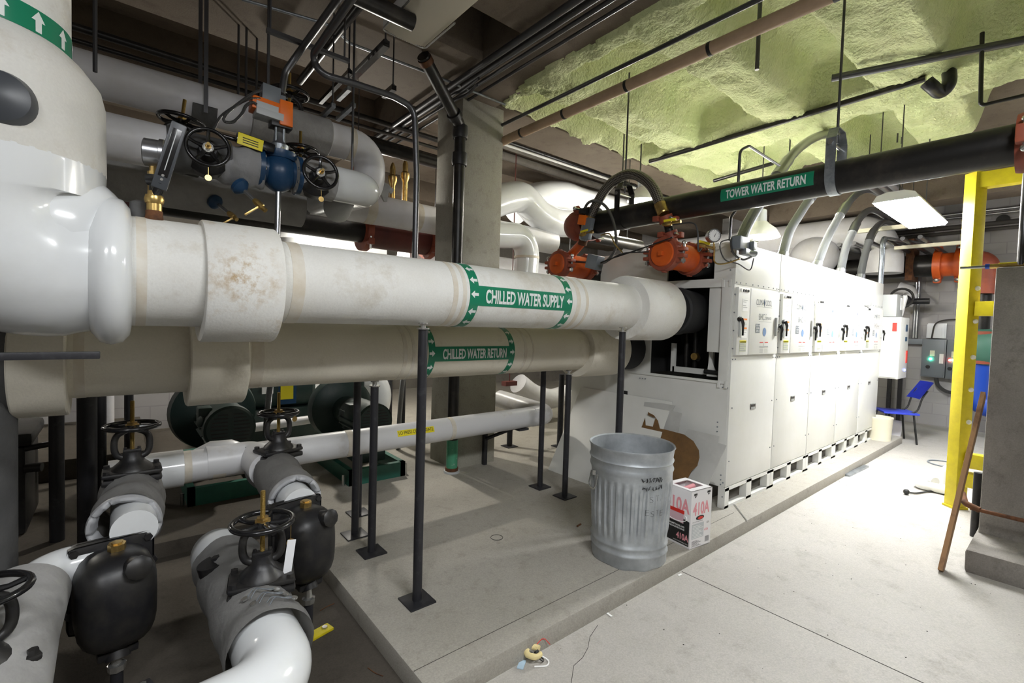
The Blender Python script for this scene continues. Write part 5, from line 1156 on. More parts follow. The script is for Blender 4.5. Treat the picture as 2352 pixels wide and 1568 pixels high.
dup(LN, (-1.6, -1.5, 3.6), None, 'added fluorescent fill fixture behind the viewpoint')  # added unseen fill for the riser and the left overhead pipes
def dome(x, y, z, label, watts, r=.23):
    t = thing('pendant_dome_lamp', label, 'pendant lamp', (x, y, z))
    MB().lathe((x, y, z), (0, 0, 1), [(0, r), (.02, r*.98), (.10, r*.8), (.17, r*.45), (.2, r*.34), (.2, .05)], 32, False, True).build('shade', m_dome, t)
    MB().lathe((x, y, z+.19), (0, 0, 1), [(0, .075), (.16, .07), (.18, .03), (.2, .012)], 20).build('neck', m_lightgrey, t)
    MB().cyl((x, y, z+.36), (x, y, 4.3), .008, seg=8).build('rod', m_conduit_d, t)
    MB().ball((x, y, z+.04), .06, (1, 1, 1.1), 16).build('bulb', m_bulb, t)
    l = bpy.data.lights.new('bulb_light', 'POINT'); l.energy = watts; l.shadow_soft_size = .07; l.color = (1, .95, .85); o = bpy.data.objects.new('bulb_light', l); COL.objects.link(o); o.location = (x, y, z-.06)
m_bulb = mat('lit_bulb', (1, .95, .85), .3, emit=30)
p = P(1745, 545, 'y', 2.75); dome(p.x, p.y, p.z, 'lit white dome lamp behind the near chiller top, under the black pipe', DOME_W*1.3, .24)
p = P(1475, 462, 'y', 4.3); dome(p.x, p.y, p.z, 'white dome lamp behind the arched braided hose', DOME_W*.9, .22)
dome(2.6, 6.3, 3.25, 'white dome lamp far back behind the concrete column', DOME_W*1.9)
dome(-1.6, 6.9, 2.6, 'white dome lamp far back at the left', DOME_W*.35)
# ---------------------------------------------------------------- yellow frame
c = P(2204, 1100, 'x', 6.02)
t = thing('yellow_frame', 'bright yellow steel frame standing beyond the concrete wall at the right', 'steel frame', (6.05, .68, 0), (0, 0, R_(-38)), world=False)
MB().box((0, 0, 1.56), (.11, .11, 3.1), None, .005).build('post', m_yellow, t)
MB().box((0, 0, .01), (.13, .13, .02), None, .003).build('base_plate', m_yellow, t)
k = MB()
for z in (.45, .82, 1.12, 1.42, 1.75, 2.05): k.cut().lathe((.02, -.055, z), (0, -1, 0), [(0, .022), (.012, .02), (.018, .008)], 12)
k.build('bolt_cap', m_white, t)
R38 = Matrix.Rotation(R_(38), 3, 'Z')
def yb(y0, y1, z0, z1, nm): 
    k = MB(); k.box((0, 0, 0), (.11, y1-y0, z1-z0), None, .004)
    for v in k.bm.verts: v.co = R38 @ (v.co+Vector((0, (y0+y1)/2, (z0+z1)/2)))
    return k.build(nm, m_yellow, t)
yb(-2.6, 0, 2.96, 3.10, 'top_beam'); yb(-.42, -.05, 1.80, 1.93, 'arm'); yb(-.8, -.05, .40, .53, 'low_rail'); yb(-.8, -.05, .22, .35, 'low_rail')
# plank on the wall corner
a, b = P(2161, 1311, 'z', .003), P(2259, 905, 'x', 4.885)
d = (b-a); k = MB(); R3 = Vector((0, 0, 1)).rotation_difference(d.normalized()).to_matrix(); k.box(a.lerp(b, .5), (.10, .026, d.length), R3, .002)
k.thing('plank', m_wood, 'narrow brown plank leaning on the corner of the low concrete wall', 'plank')
# rusty pipe with elbow in front of the wall
p0, p1 = P(2228, 1166, 'x', 4.72), P(2352, 1203, 'x', 4.72)
t = thing('rusty_pipe', 'rusty horizontal pipe with an elbow running before the low concrete wall', 'pipe', p0)
MB().tube([p0, Vector((p0.x, -1.2, p0.z-.02))], .014, 12).build('pipe', m_rust, t); MB().tube(fillet([p0+Vector((.14, .06, .06)), p0+Vector((.02, .03, .02)), p0+Vector((0, -.05, 0))], .04), .021, 14).build('elbow', m_rust, t)
q = P(2243, 1165, 'x', 5.3); k = MB(); k.tube([(q.x, q.y, 0), (q.x, q.y, .52)], .03, 14); k.thing('pipe', m_iron, 'short black upright pipe squeezed behind the plank and the concrete wall', 'pipe')
p = P(2250, 1115, 'x', 5.6); k = MB(); k.tube([p, p+Vector((.3, -.35, .12))], .055, 18); k.thing('pipe', m_pvc_dull, 'white pipe end slanting behind the plank', 'pipe')
# pipe with yellow lever valve along the wall top
p0, p1 = P(2262, 607, 'x', 5.0), P(2352, 602, 'x', 5.0)
t = thing('small_pipe', 'small pipe with a yellow lever valve lying on top of the low concrete wall', 'pipe', (5.0, .3, 2.115))
zt = 2.135; MB().cyl((5.0, .62, zt), (5.0, -1.4, zt), .011).build('pipe', m_conduit, t); MB().cyl((5.0, .46, zt), (5.0, .2, zt), .018).build('brass_valve', m_brass, t); MB().box((5.0, .33, zt+.018), (.02, .16, .01), None, .003).build('lever', m_yellow_tag, t)
k = MB()
for y in (.47, .24): k.cyl((5.0, y+.012, zt), (5.0, y-.012, zt), .0195)
k.build('blue_ring', m_blue, t)
q = P(2345, 600, 'x', 5.0); MB().cyl((5.0, q.y, 2.135), (5.0, q.y, 4.3), .022).thing('conduit', m_conduit_d, 'grey vertical conduit rising from the low concrete wall at the right edge', 'conduit')
# white pvc pipes on the floor
k = MB(); z = .05
k.tube(fillet([P(2185, 1128, 'z', z), P(2105, 1110, 'z', z), P(2128, 1098, 'z', z+.03), P(2148, 1106, 'z', z+.03)], .05), .045, 18)
t = k.thing('pvc_pipe', m_white, 'white plastic pipe with elbows lying on the floor by the yellow post', 'pipe')
k = MB(); a = P(2168, 1110, 'z', .04); k.tube(fillet([a, a+Vector((0, 0, .16)), a+Vector((.1, -.14, .16))], .04), .04, 18); k.thing('pvc_pipe', m_white, 'white plastic stub with an upturned elbow beside the yellow post', 'pipe')
k = MB(); k.tube(smooth_path([P(2082, 1130, 'z', .012), P(2105, 1132, 'z', .012), P(2140, 1128, 'z', .012), P(2185, 1135, 'z', .012)], 6), .008, 8); k.ball(P(2082, 1129, 'z', .03), .028, seg=10); k.thing('cord', m_black, 'short black cord with a plug on the floor by the white plastic pipe', 'cord')
c = P(2172, 1065, 'z', .01); k = MB(); k.torus((c.x, c.y, .009), (0, 0, 1), .17, .008, 30, 6); k.thing('cable_loop', m_greybox, 'loop of grey cable on the floor behind the yellow post', 'cable')
# blue chair
p = P(2080, 1018, 'z', 0)
t = thing('chair', 'blue plastic chair with black legs past the far end of the chiller row', 'chair', (9.10, 1.745, 0), (0, 0, R_(-60)), world=False)
k = MB(); k.box((0, 0, .45), (.44, .44, .03), None, .012)
for v in k.bm.verts: v.co.z -= .02*math.cos(v.co.x*6)
k.build('seat', m_chairblue, t)
k = MB(); rows = []
for i in range(9):
    y = -.21+.42*i/8
    rows.append([k.bm.verts.new((.235+.02+.06*((i-4)/4)**2*-1+dz*.16, y, .66+dz*.26)) for dz in (0, .5, 1)])
for i in range(8):
    for j_ in range(2): k.bm.faces.new((rows[i][j_], rows[i+1][j_], rows[i+1][j_+1], rows[i][j_+1]))
bmesh.ops.solidify(k.bm, geom=k.bm.faces[:], thickness=.02); k.build('backrest', m_chairblue, t)
for sx, sy in ((-.17, -.2), (-.17, .2), (.15, -.2), (.15, .2)): MB().tube([(sx, sy, .44), (sx*1.35, sy*1.08, 0)], .013, 10).build('leg', m_black, t)
for sy in (-.17, .17): MB().tube(smooth_path([(.1, sy, .44), (.2, sy, .5), (.25, sy, .68), (.31, sy, .8)], 5), .012, 10).build('back_frame', m_black, t)
p = P(2038, 1002, 'z', .1); MB().lathe((p.x-.35, p.y+.03, .1), (0, 0, 1), [(0, .14), (.3, .155), (.31, .16), (.33, .16), (.33, .145), (.06, .12)], 28).thing('bucket', m_bucket, 'cream bucket on the end of the pad beside the blue chair', 'bucket')
k = MB(); p = P(2058, 1005, 'z', .0); k.box((p.x, p.y, .13), (.05, .12, .28), Matrix.Rotation(.35, 3, 'Y')); k.thing('wood_offcut', m_card, 'pale wood offcut leaning at the end of the pad', 'offcut')
# ---------------------------------------------------------------- far wall
XW = 11.28
def wall_box(px0, py0, px1, py1, dep, m, name, label, cat):
    a, b = P(px0, py0, 'x', XW-dep), P(px1, py1, 'x', XW-dep)
    t = thing(name, label, cat, (XW-dep/2, (a.y+b.y)/2, min(a.z, b.z))); MB().bx(XW-dep, XW, a.y, b.y, a.z, b.z, .008).build('case', m, t); return t, a, b
def panel(px0, py0, px1, py1, label, leds):
    t, a, b = wall_box(px0, py0, px1, py1, .16, m_greybox, 'motor_starter', label, 'electrical box')
    MB().bx(XW-.172, XW-.16, a.y-.02, b.y+.02, a.z-.02, b.z+.02, .004).build('door', m_greybox, t)
    for (x, y), m in leds: c = P(x, y, 'x', XW-.18); MB().lathe((c.x, c.y, c.z), (-1, 0, 0), [(-.01, .022), (.012, .02), (.016, .01)], 14).build('pilot_lamp', m, t)
    w_ = abs(a.y-b.y); q = MB(); q.bx(XW-.175, XW-.171, b.y+w_*.08, b.y+w_*.25, b.z+.25, b.z+.42); q.build('white_sticker', m_white, t)
    q = MB(); q.bx(XW-.175, XW-.171, a.y-w_*.35, a.y-w_*.55, a.z-.3, a.z-.2); q.build('yellow_sticker', m_bucket, t)
    q = MB(); c = Vector((XW-.17, a.y-w_*.3, b.z+.18)); q.cyl(c, c-Vector((.02, 0, 0)), .03); q.build('lock', m_black, t)
    return t
panel(2119, 778, 2169, 868, 'grey starter box with a green light on the far block wall', [((2137, 824), m_led_g)])
panel(2176, 780, 2204, 872, 'grey starter box with a red light partly behind the yellow post', [((2182, 827), m_led_r), ((2192, 827), m_led_g)])
t, a, b = wall_box(2050, 776, 2120, 791, .12, m_greybox, 'wireway', 'long grey wireway on the far block wall left of the starter boxes', 'wireway')
for i, (x0, y0, x1, y1, lb_) in enumerate(((2131, 742, 2172, 777, 'stack of white papers standing on the green-lit starter box'), (2063, 748, 2082, 776, 'white paper roll on the wireway near the chiller end'))):
    a, b = P(x0, y0, 'x', XW-.1), P(x1, y1, 'x', XW-.1); k = MB()
    for q in range(5): k.box((XW-.06-.016*q, (a.y+b.y)/2+.02*math.sin(q*2), (a.z+b.z)/2-.01*q), (.012, abs(a.y-b.y)*(1-.06*q), abs(a.z-b.z)*(1-.08*q)), Matrix.Rotation(.05*math.sin(q*3), 3, 'X'))
    k.thing('papers', m_paper, lb_, 'papers')
# vertical conduits on the wall
for x, y0, y1, lb_ in ((2098, 600, 776, 'left of two vertical conduits above the wireway on the far wall'), (2104, 610, 776, 'right of two vertical conduits above the wireway on the far wall')):
    p, q = P(x, y0, 'x', XW-.05), P(x, y1, 'x', XW-.05); MB().cyl((p.x, q.y, q.z), (p.x, q.y, p.z), .028).thing('conduit', m_conduit, lb_, 'conduit')
for x, y0, y1, lb_ in ((2040, 792, 930, 'dark upright strut under the white control panel'), (2064, 792, 940, 'dark upright strut under the wireway')):
    p, q = P(x, y0, 'x', XW-.05), P(x, y1, 'x', XW-.05); MB().bx(p.x-.03, p.x+.03, q.y-.03, q.y+.03, 0, p.z).thing('strut', m_post, lb_, 'strut')
MB().tube(smooth_path([P(2150, 868, 'x', XW-.1), P(2155, 885, 'x', XW-.1), P(2172, 898, 'x', XW-.1), P(2195, 903, 'x', XW-.08)], 6), .03, 10).thing('conduit', m_flex, 'flexible conduit drooping below the starter boxes', 'conduit')
MB().tube(smooth_path([P(2140, 776, 'x', XW-.2), P(2148, 745, 'x', XW-.15), P(2170, 735, 'x', XW-.05), P(2205, 733, 'x', XW-.05)], 6), .012, 8).thing('cable', m_gap, 'thin dark cable arching over the papers on the far wall', 'cable')
# black pipe with orange fitting, vertical line with green check valve
XB = 10.6
p0, p1 = P(1900, 617, 'x', XB), P(2150, 609, 'x', XB); zb = p1.z; rb = .19
t = thing('condenser_pipe', 'black pipe with orange grooved elbow and green valve on the far wall', 'pipe', (XB, 1.5, zb-.3))
ye = P(2258, 640, 'x', XB).y
MB().cyl((XB, 6.5, zb), (XB, p1.y, zb), rb, seg=32).build('black_pipe', m_blackpipe, t)
po = P(2205, 606, 'x', XB)
MB().cyl((XB, p1.y+.02, zb), (XB, po.y-.12, zb), rb*1.02, seg=32).build('orange_spool', m_orange, t)
k = MB()
for yy in (p1.y+.02, po.y+.05):
    k.cut().lathe((XB, yy, zb), (0, -1, 0), [(0, rb), (0, rb*1.28), (.1, rb*1.28), (.1, rb)], 32)
    for s_ in (-1, 1): k.box((XB-.03, yy-.05, zb+s_*rb*1.35), (.12, .1, .1), None, .02)
k.build('grooved_coupling', m_orange, t)
k = MB()
for yy in (p1.y+.02, po.y+.05):
    for s_ in (-1, 1): k.cut().ball((XB-.1, yy-.05, zb+s_*rb*1.36), .045, (1, 1, .8), 10)
k.build('coupling_bolt', m_zinc, t)
MB().tube(fillet([(XB, po.y-.1, zb), (XB, ye, zb), (XB, ye, zb-.5)], .3, 10), rb, 30).build('red_elbow', m_redox, t)
z1, z2, z3, z4 = (P(2248, y, 'x', XB).z for y in (700, 765, 830, 930))
MB().cyl((XB, ye, zb-.45), (XB, ye, z2), rb*.62, seg=28).build('black_drop', m_blackpipe, t)
k = MB(); k.ball((XB, ye, (z2+z3)/2), .26, (1, 1.15, 1.25), 24); k.cyl((XB, ye, z2), (XB, ye, z3), .15); k.build('green_valve', m_green_l2, t)
k = MB()
for z in (z2, z3): k.cut().lathe((XB, ye, z-.03), (0, 0, 1), [(0, .2), (.06, .2)], 28)
k.build('red_flange', m_redox, t)
MB().tube(fillet([(XB, ye, z3), (XB, ye, z4), (XB, ye-.6, z4-.1)], .22, 8), .15, 26).build('blue_pipe', m_blue, t)
k = MB(); p = P(2098, 560, 'x', XB); k.bx(XB-.22, XB+.22, p.y-.05, p.y+.05, zb-.25, zb+.45); k.thing('pipe_support', m_rust, 'rusty upright strap holding the black pipe near the far wall', 'support')
# insulated pipes overhead at the far end
zz = P(1950, 535, 'x', 10).z
t = thing('insulated_pipe', 'big white insulated pipe crossing far behind the chiller tops', 'pipe', (10, 4, zz-.3)); MB().tube(fillet([(10, 7.5, zz), (10, 2.35, zz), (10, 2.2, zz-.5), (10, 2.2, zz-.75)], .35, 8), .27, 32).build('pipe', m_pvc_dull, t)
k = MB(); c = P(1870, 590, 'x', 9.8); k.ball(c, .36, (1, 1.1, 1), 22); k.tube([c+Vector((.2, 0, 0)), c+Vector((.2, 1.5, -.1))], .3, 24); k.thing('insulated_pipe', m_pvc_dull, 'rounded white insulated elbow showing over the middle of the chiller tops', 'pipe')
k = MB(); k.tube(smooth_path([P(2065, 660, 'x', 10.9), P(2085, 665, 'x', 10.9), P(2092, 680, 'x', 10.9), P(2080, 700, 'x', 10.9)], 5), .1, 18); k.thing('insulated_pipe', m_pvc_dull, 'small white pipe bend above the wireway, right of the chiller end', 'pipe')
c = P(2075, 692, 'x', 10.6); t = thing('gate_valve', 'dark valve with levers far behind the chiller end, above the white panel', 'valve', c); k = MB(); k.ball(c, .12, (1, 1, 1), 14).cyl(c+Vector((0, .3, 0)), c-Vector((0, .35, 0)), .05).torus(c+Vector((-.15, 0, .05)), (1, 0, .1), .16, .02, 20, 8); k.build('body', m_iron, t)
# struts and conduits overhead at the far end
for i in range(6):
    p = P(2060+i*26, 540+3*i, 'z', 3.25); zc = P(2055, 566, 'x', 9.4).z+.035; pipe_thing('conduit', [(8.9, 2.55-i*.2, zc), (11.29, 2.55-i*.2, zc)], .03, m_conduit_d, 'dark conduit running to the far wall, one of a row above the orange fitting', 'conduit', group='conduits in the row above the orange fitting')
k = MB(); p, q = P(2055, 566, 'x', 9.4), P(2210, 550, 'x', 9.4); k.bx(9.37, 9.43, p.y, q.y, p.z-.05, p.z); k.thing('strut_channel', m_bucket, 'pale strut channel carrying the row of conduits near the far wall', 'strut channel')
k = MB(); p, q = P(2010, 527, 'x', 9.0), P(2110, 515, 'x', 9.0); k.bx(8.97, 9.03, p.y+.3, q.y, p.z-.03, p.z+.03); k.thing('strut_channel', m_bucket, 'pale strut channel just below the lit fixture', 'strut channel')
for i, (y, r) in enumerate(((478, .025), (487, .02), (510, .04), (523, .03))):
    p = P(2310, y, 'x', 11.1); pipe_thing('conduit', [(11.1, -3, p.z), (11.1, 6.5, p.z)], r, (m_conduit, m_conduit, m_gap, m_gap)[i], ('bright conduit along the far wall, highest', 'bright conduit along the far wall, second from the top', 'dark conduit along the far wall above the round hole', 'dark conduit along the far wall, lowest'[0:38])[i], 'conduit')
p = P(2300, 425, 'x', 10.8); pipe_thing('pipe', [(10.8, -3, p.z), (10.8, 2.1, p.z)], .02, m_actor, 'thin orange pipe along the ceiling by the far wall', 'pipe')
c = P(2304, 505, 'x', 11.29); MB().cyl((11.27, c.y, c.z), (11.31, c.y, c.z), .085, seg=20).thing('wall_hole', m_black, 'round dark hole in the far block wall at the right', 'hole')
for i, (y, x) in enumerate(((2000, 440), (2030, 438), (2056, 440))): pass
for i in range(3):
    p = P(2012+26*i, 436, 'y', 1.95-.18*i); pipe_thing('conduit', [Vector((p.x-1.6, p.y, p.z)), Vector((p.x+1.2, p.y, p.z))], .045, m_conduit, ('grey conduit over the lit fixture, leftmost of three', 'grey conduit over the lit fixture, middle of three', 'grey conduit over the lit fixture, rightmost of three')[i], 'conduit'); hang(COL.objects[-1], [(p.x-.9, p.y, p.z), (p.x+.8, p.y, p.z)])
# white control panel at the far end of the row
t = thing('control_box', 'white control panel with a red switch at the far end of the chiller row', 'control box', (8.75, 1.75, 0))
a = P(2018, 755, 'y', 1.62); b = P(2062, 850, 'y', 1.62)
a, b = Vector((8.66, 1.62, a.z)), Vector((9.15, 1.62, b.z)); zt_, zb_ = 1.86, .98
MB().bx(8.455, 8.95, 1.62, 1.86, zb_, zt_, .01).build('case', m_cab, t); MB().bx(8.44, 8.455, 1.64, 1.83, zb_+.02, zt_-.02, .004).build('door', m_cab, t)
k = MB(); k.bx(8.425, 8.44, 1.66, 1.71, zt_-.2, zt_-.08); k.build('red_switch', m_red, t)
k = MB(); k.bx(8.75, 8.85, 1.615, 1.62, zt_-.2, zt_-.1); k.cut().bx(8.75, 8.85, 1.615, 1.62, zt_-.34, zt_-.28); k.build('blue_display', m_blue_valve, t)
k = MB(); k.bx(8.85, 8.92, 1.612, 1.62, 1.2, 1.38); k.build('red_print', m_red, t)
MB().lathe((8.8, 1.615, 1.1), (0, -1, 0), [(0, .02), (.01, .015)], 12).build('blue_pilot_lamp', m_led_b, t)
t = thing('electrical_box', 'grey panel with a white notice above the white control panel', 'electrical box', (8.7, 1.8, 1.9)); MB().bx(8.455, 8.8, 1.68, 1.86, 1.865, 2.18, .008).build('case', m_cabgrey, t); MB().bx(8.66, 8.80, 1.674, 1.68, 1.97, 2.14).build('notice', m_white, t)
k = MB(); k.bx(8.86, 8.92, 1.7, 1.76, 1.86, 2.18).box((9.02, 1.72, 2.05), (.06, .05, .36), Matrix.Rotation(.7, 3, 'Y')); k.thing('plastic_duct', m_white, 'white plastic duct pieces branching above the white control panel', 'duct')
for i, x in enumerate((8.72, 8.8)):
    MB().tube(fillet([(x, 1.95, 2.3), (x, 1.95, 3.05), (x+1.6, 1.95-.2*i, 3.15)], .12), .026, 12).thing('conduit', m_galv, ('pale conduit rising at the far end of the chillers, bending to the far wall, left', 'pale conduit rising at the far end of the chillers, bending to the far wall, right')[i], 'conduit')

# ---------------------------------------------------------------- pumps behind the pipes
def pump(x, y, z, label, k_=1.0, m=None):
    m = m or m_green_d
    t = thing('pump', label, 'pump', (x, y, .1)); r = .19*k_
    MB().lathe((x, y, z), (0, 1, 0), [(0, r*.9), (.015, r), (.10, r*1.02), (.11, r*.97), (.50, r*.97), (.54, r*.7)], 36).build('motor', m, t)
    k = MB()
    for i in range(18):
        a = 2*math.pi*i/18; 
        if math.sin(a) < .55: k.cut().box((x+r*1.0*math.cos(a), y+.3, z+r*1.0*math.sin(a)), (.03, .34, .008), Matrix.Rotation(-a, 3, 'Y'))
    k.build('cooling_fin', m, t)
    k = MB()
    for i in range(-4, 5):
        w_ = math.sqrt(max(.01, 1-(i/5.2)**2))*r*.75
        for s_ in (-1, 1): k.bx(x+s_*.02, x+s_*w_, y-.003, y+.01, z+i*r*.16-.006, z+i*r*.16+.004)
    k.build('grille_slots', m_black, t)
    MB().box((x-r*.85, y+.2, z+r*.55), (.10, .14, .13), None, .012).build('terminal_box', m, t)
    k = MB(); k.lathe((x-r*.98, y+.12, z+.06), (-1, -.4, .2), [(0, .03), (.01, .045), (.02, .045), (.025, .03)], 18); k.build('conduit_knob', m, t)
    MB().lathe((x, y+.52, z), (0, 1, 0), [(0, r*.6), (.06, r*.75), (.12, r*.8), (.25, r*.8)], 28).build('coupling_guard', m, t)
    k = MB(); k.lathe((x, y+.78, z), (0, 1, 0), [(0, r*.7), (.02, r*1.5), (.06, r*1.85), (.16, r*1.95), (.24, r*1.8), (.28, r*1.2)], 40); k.cyl((x+r*.9, y+.92, z), (x+r*.9, y+.92, z+.62), .10); k.build('volute', m, t)
    k = MB(); k.lathe((x+r*.9, y+.92, z+.6), (0, 0, 1), [(0, .17), (.035, .17)], 28); k.build('flange', m, t)
    b = MB(); w_ = .30*k_; y0, y1 = y-.08, y+1.25
    b.bx(x-w_, x+w_, y0, y0+.05, .1, .24).bx(x-w_, x+w_, y1-.05, y1, .1, .24).bx(x-w_, x-w_+.05, y0, y1, .1, .24).bx(x+w_-.05, x+w_, y0, y1, .1, .24)
    b.build('base_frame', m_green, t)
    b = MB(); b.bx(x-.14, x+.14, y+.08, y+.42, .24, z-r*.8).cut().bx(x-.12, x+.12, y+.8, y+1.02, .24, z-r*.9); b.build('pedestal', m, t)
    b = MB()
    for sx in (-1, 1): b.cut().cyl((x+sx*(w_+.03), y0+.05, .1), (x+sx*(w_+.03), y0+.05, .2), .014, seg=8)
    b.build('anchor_bolt', m_zinc, t); return t
p = P(530, 985, 'y', 4.45); pump(p.x, 4.45, p.z, 'dark green pump with a slotted motor end, left of the brass-stemmed middle valve')
p = P(858, 970, 'y', 4.2); pump(p.x+.02, 4.2, p.z, 'dark green pump with a bright green base behind the front posts', .92)
# other machinery deeper in
x = P(650, 915, 'y', 6.4).x
t = thing('pump', 'green machine with yellow labels far behind the middle valve', 'pump', (x, 6.4, .1)); MB().lathe((x-.45, 6.3, .75), (1, 0, 0), [(0, .2), (.03, .26), (.7, .26), (.75, .2)], 28).build('motor', m_green_d, t); MB().bx(x-.5, x+.4, 6.1, 6.6, .1, .5).build('base', m_green_d, t)
k = MB(); k.bx(x-.12, x+.02, 6.02, 6.04, .62, .88); k.build('yellow_label', m_yellow_tag, t); k = MB(); k.bx(x-.32, x-.2, 6.02, 6.04, .7, .9); k.build('white_label', m_white, t); MB().bx(x-.14, x+.06, 6.04, 6.1, .56, 1.05).build('dark_panel', m_blue_valve, t)
for px, py, lb_ in ((620, 930, 'steel flexible hose standing behind the middle valve stem'), (925, 930, 'steel flexible hose slanting down left of the column')):
    a = P(px, 880, 'y', 5.0); k = MB(); k.tube(smooth_path([(a.x+.06, 5.0, 1.3), (a.x, 5.0, .9), (a.x-.03, 5.0, .5), (a.x-.04, 5.0, .1)], 6), .028, 12); k.thing('flexible_hose', m_hose, lb_, 'hose')
k = MB(); k.tube(smooth_path([P(800, 860, 'y', 5.6), P(850, 870, 'y', 5.6), P(872, 900, 'y', 5.6), P(866, 950, 'y', 5.6)], 6), .14, 26); k.thing('white_pipe', m_pvc, 'white pipe elbow under the return pipe between the capped post and the tall post', 'pipe')
k = MB(); k.tube([P(560, 985, 'y', 5.8), P(720, 962, 'y', 5.8)], .05, 16); o = k.thing('pipe', m_pvc_dull, 'pale horizontal pipe low behind the middle valve', 'pipe'); q = P(640, 973, 'y', 5.8); MB().cyl((q.x, 5.8, .1), (q.x, 5.8, q.z), .025).build('support_leg', m_post, o)
# dark tank at the left edge
c = P(20, 1090, 'y', 4.5)
t = thing('dark_pump_set', 'black lidded machine in the shade at the left edge', 'machine', (-.85, 4.6, .0))
k = MB(); k.bx(-1.4, -.47, 4.4, 5.0, .1, .70, .05); k.build('body', m_iron, t); k = MB(); k.bx(-1.5, -.44, 4.38, 5.02, .70, .79, .03); k.build('lid', m_iron, t); k = MB(); k.cyl((-.48, 4.42, .55), (-.40, 4.40, .55), .03).cut().cyl((-.48, 4.42, .68), (-.36, 4.40, .70), .02); k.build('fitting', m_iron, t)
# background masses: grey masonry wall piece, white tanks
x = P(250, 930, 'y', 8.0)
S('wall_inner', MB().bx(-3.8, 1.0, 7.6, 7.8, 0, 1.9), m_block)
k = MB(); p = P(700, 548, 'y', 7.2); k.lathe((p.x, 7.4, .1), (0, 0, 1), [(0, .45), (2.6, .45), (2.75, .3)], 32); k.thing('white_tank', m_pvc, 'white tank standing far back, glimpsed over the supply pipe by the shiny drain', 'tank')
k = MB(); p = P(815, 560, 'y', 8.2); k.bx(p.x-.5, p.x+.6, 8.2, 8.6, .1, 3.2); k.thing('white_cabinet', m_cab, 'white cabinet far back, glimpsed between black and red pipes', 'cabinet')
for px, w_, lb_ in ((250, .05, 'pale pipe standing far behind the black posts at the left'), (30, .06, 'pale upright pipe behind the black lidded machine')):
    p = P(px, 930, 'y', 7.3); MB().cyl((p.x, 7.3, .28), (p.x, 7.3, 1.5), w_).thing('pipe', m_pvc_dull, lb_, 'pipe')
# piping and machine pieces right of the column, low
k = MB(); k.tube(smooth_path([P(1190, 880, 'y', 5.2), P(1225, 905, 'y', 5.2), P(1265, 915, 'y', 5.2), P(1300, 905, 'y', 5.2)], 6), .15, 24); o = k.thing('white_pipe', m_pvc_dull, 'white wrapped pipe low behind the posts right of the column', 'pipe'); q = P(1245, 910, 'y', 5.2); MB().cyl((q.x, 5.2, .1), (q.x, 5.2, q.z), .03).build('support_leg', m_post, o)
k = MB(); p = P(1170, 880, 'y', 5.0); k.bx(p.x-.1, p.x+.1, 4.95, 5.05, p.z-.03, p.z+.03).cyl((p.x, 5, p.z), (p.x, 5, 3.9), .007); k.thing('pipe_hanger', m_maroon, 'small dark red hanger plate low right of the column', 'pipe hanger')
for px, lb_ in ((1170, 'black stub post with foot right of the column base'), (1285, 'black post beside the chiller edge behind the leaning white panel')):
    p = P(px, 1025, 'z', .1); stanchion(p.x, p.y, .75 if px < 1200 else 1.0, lb_, .035, .1, False)
# ---------------------------------------------------------------- trash can
tx, ty = 2.60, 1.855
t = thing('trash_can', 'galvanized steel trash can with scribbled writing standing on the pad', 'trash can', (tx, ty, .1), (0, 0, R_(38)), world=False)
H_ = .735; k = MB(); rows = []; ns = 204
prof = [(0, .0), (.0, .235), (.012, .240), (.07, .240), (.078, .247), (.088, .247), (.096, .240), (.12, .241), (.128, .248), (.138, .248), (.146, .242), (.165, .242)]
top = [(.55, .259), (.585, .262), (.60, .269), (.615, .263), (.645, .264), (.655, .272), (.668, .265), (.70, .267), (.725, .270), (.735, .276), (.742, .274), (.735, .264), (.70, .262), (.60, .258)]
mid = [(.18+.36*i/10, .242+.016*i/10) for i in range(11)]
for h, r in prof+mid+top+[(.3, .24), (.02, .23), (.02, .0)]:
    ring = []
    for i in range(ns):
        a = 2*math.pi*i/ns; rr = max(r, .0005)
        if (h, r) in mid and .17 < h < .545:
            e = min(1, (h-.175)/.03, (.545-h)/.03); ph = (a*34/(2*math.pi)) % 1
            rr += .0055*max(0, e)*(1 if ph < .5 else -1)
        d = .010*noise.noise(Vector((math.cos(a)*2.0, math.sin(a)*2.0, h*5)))*(1 if r > .2 else 0)
        rr += d if h < .7 else d*.4
        if h < .02 and r > .2: rr += .008*noise.noise(Vector((math.cos(a)*3, math.sin(a)*3, 9)))
        ring.append(k.bm.verts.new((rr*math.cos(a), rr*math.sin(a), h+(.006*noise.noise(Vector((math.cos(a)*2, math.sin(a)*2, 3))) if h < .02 and r > .2 else 0)+.001)))
    rows.append(ring)
k.skin(rows, cap0=True, cap1=True); k.build('body', m_galv_can, t, ang=50)
for a in (118, -62):
    c, s_ = math.cos(R_(a)), math.sin(R_(a)); o = Vector((c*.262, s_*.262, .56)); tx_ = Vector((-s_, c, 0)); n = Vector((c, s_, 0))
    k = MB(); k.tube(fillet([o-tx_*.045, o-tx_*.045+n*.02-Vector((0, 0, .1)), o+tx_*.045+n*.02-Vector((0, 0, .1)), o+tx_*.045], .03), .006, 8); k.box(o+n*.004, (.02, .02, .03)); k.build('handle', m_zinc, t)
def canmap(z0, ph): return lambda a, b: Vector(((.262+.016*(b+z0-.4)/.3*.5)*math.cos(ph+a/.26), (.262+.016*(b+z0-.4)/.3*.5)*math.sin(ph+a/.26), z0+b))
wr = MB(); ph0 = R_(-166)
def scrib(pts, z0, ph, mb, w_=.0016):
    mpp = canmap(z0, ph); mb.tube([mpp(a, b) for a, b in pts], w_, 5)
random.seed(3)
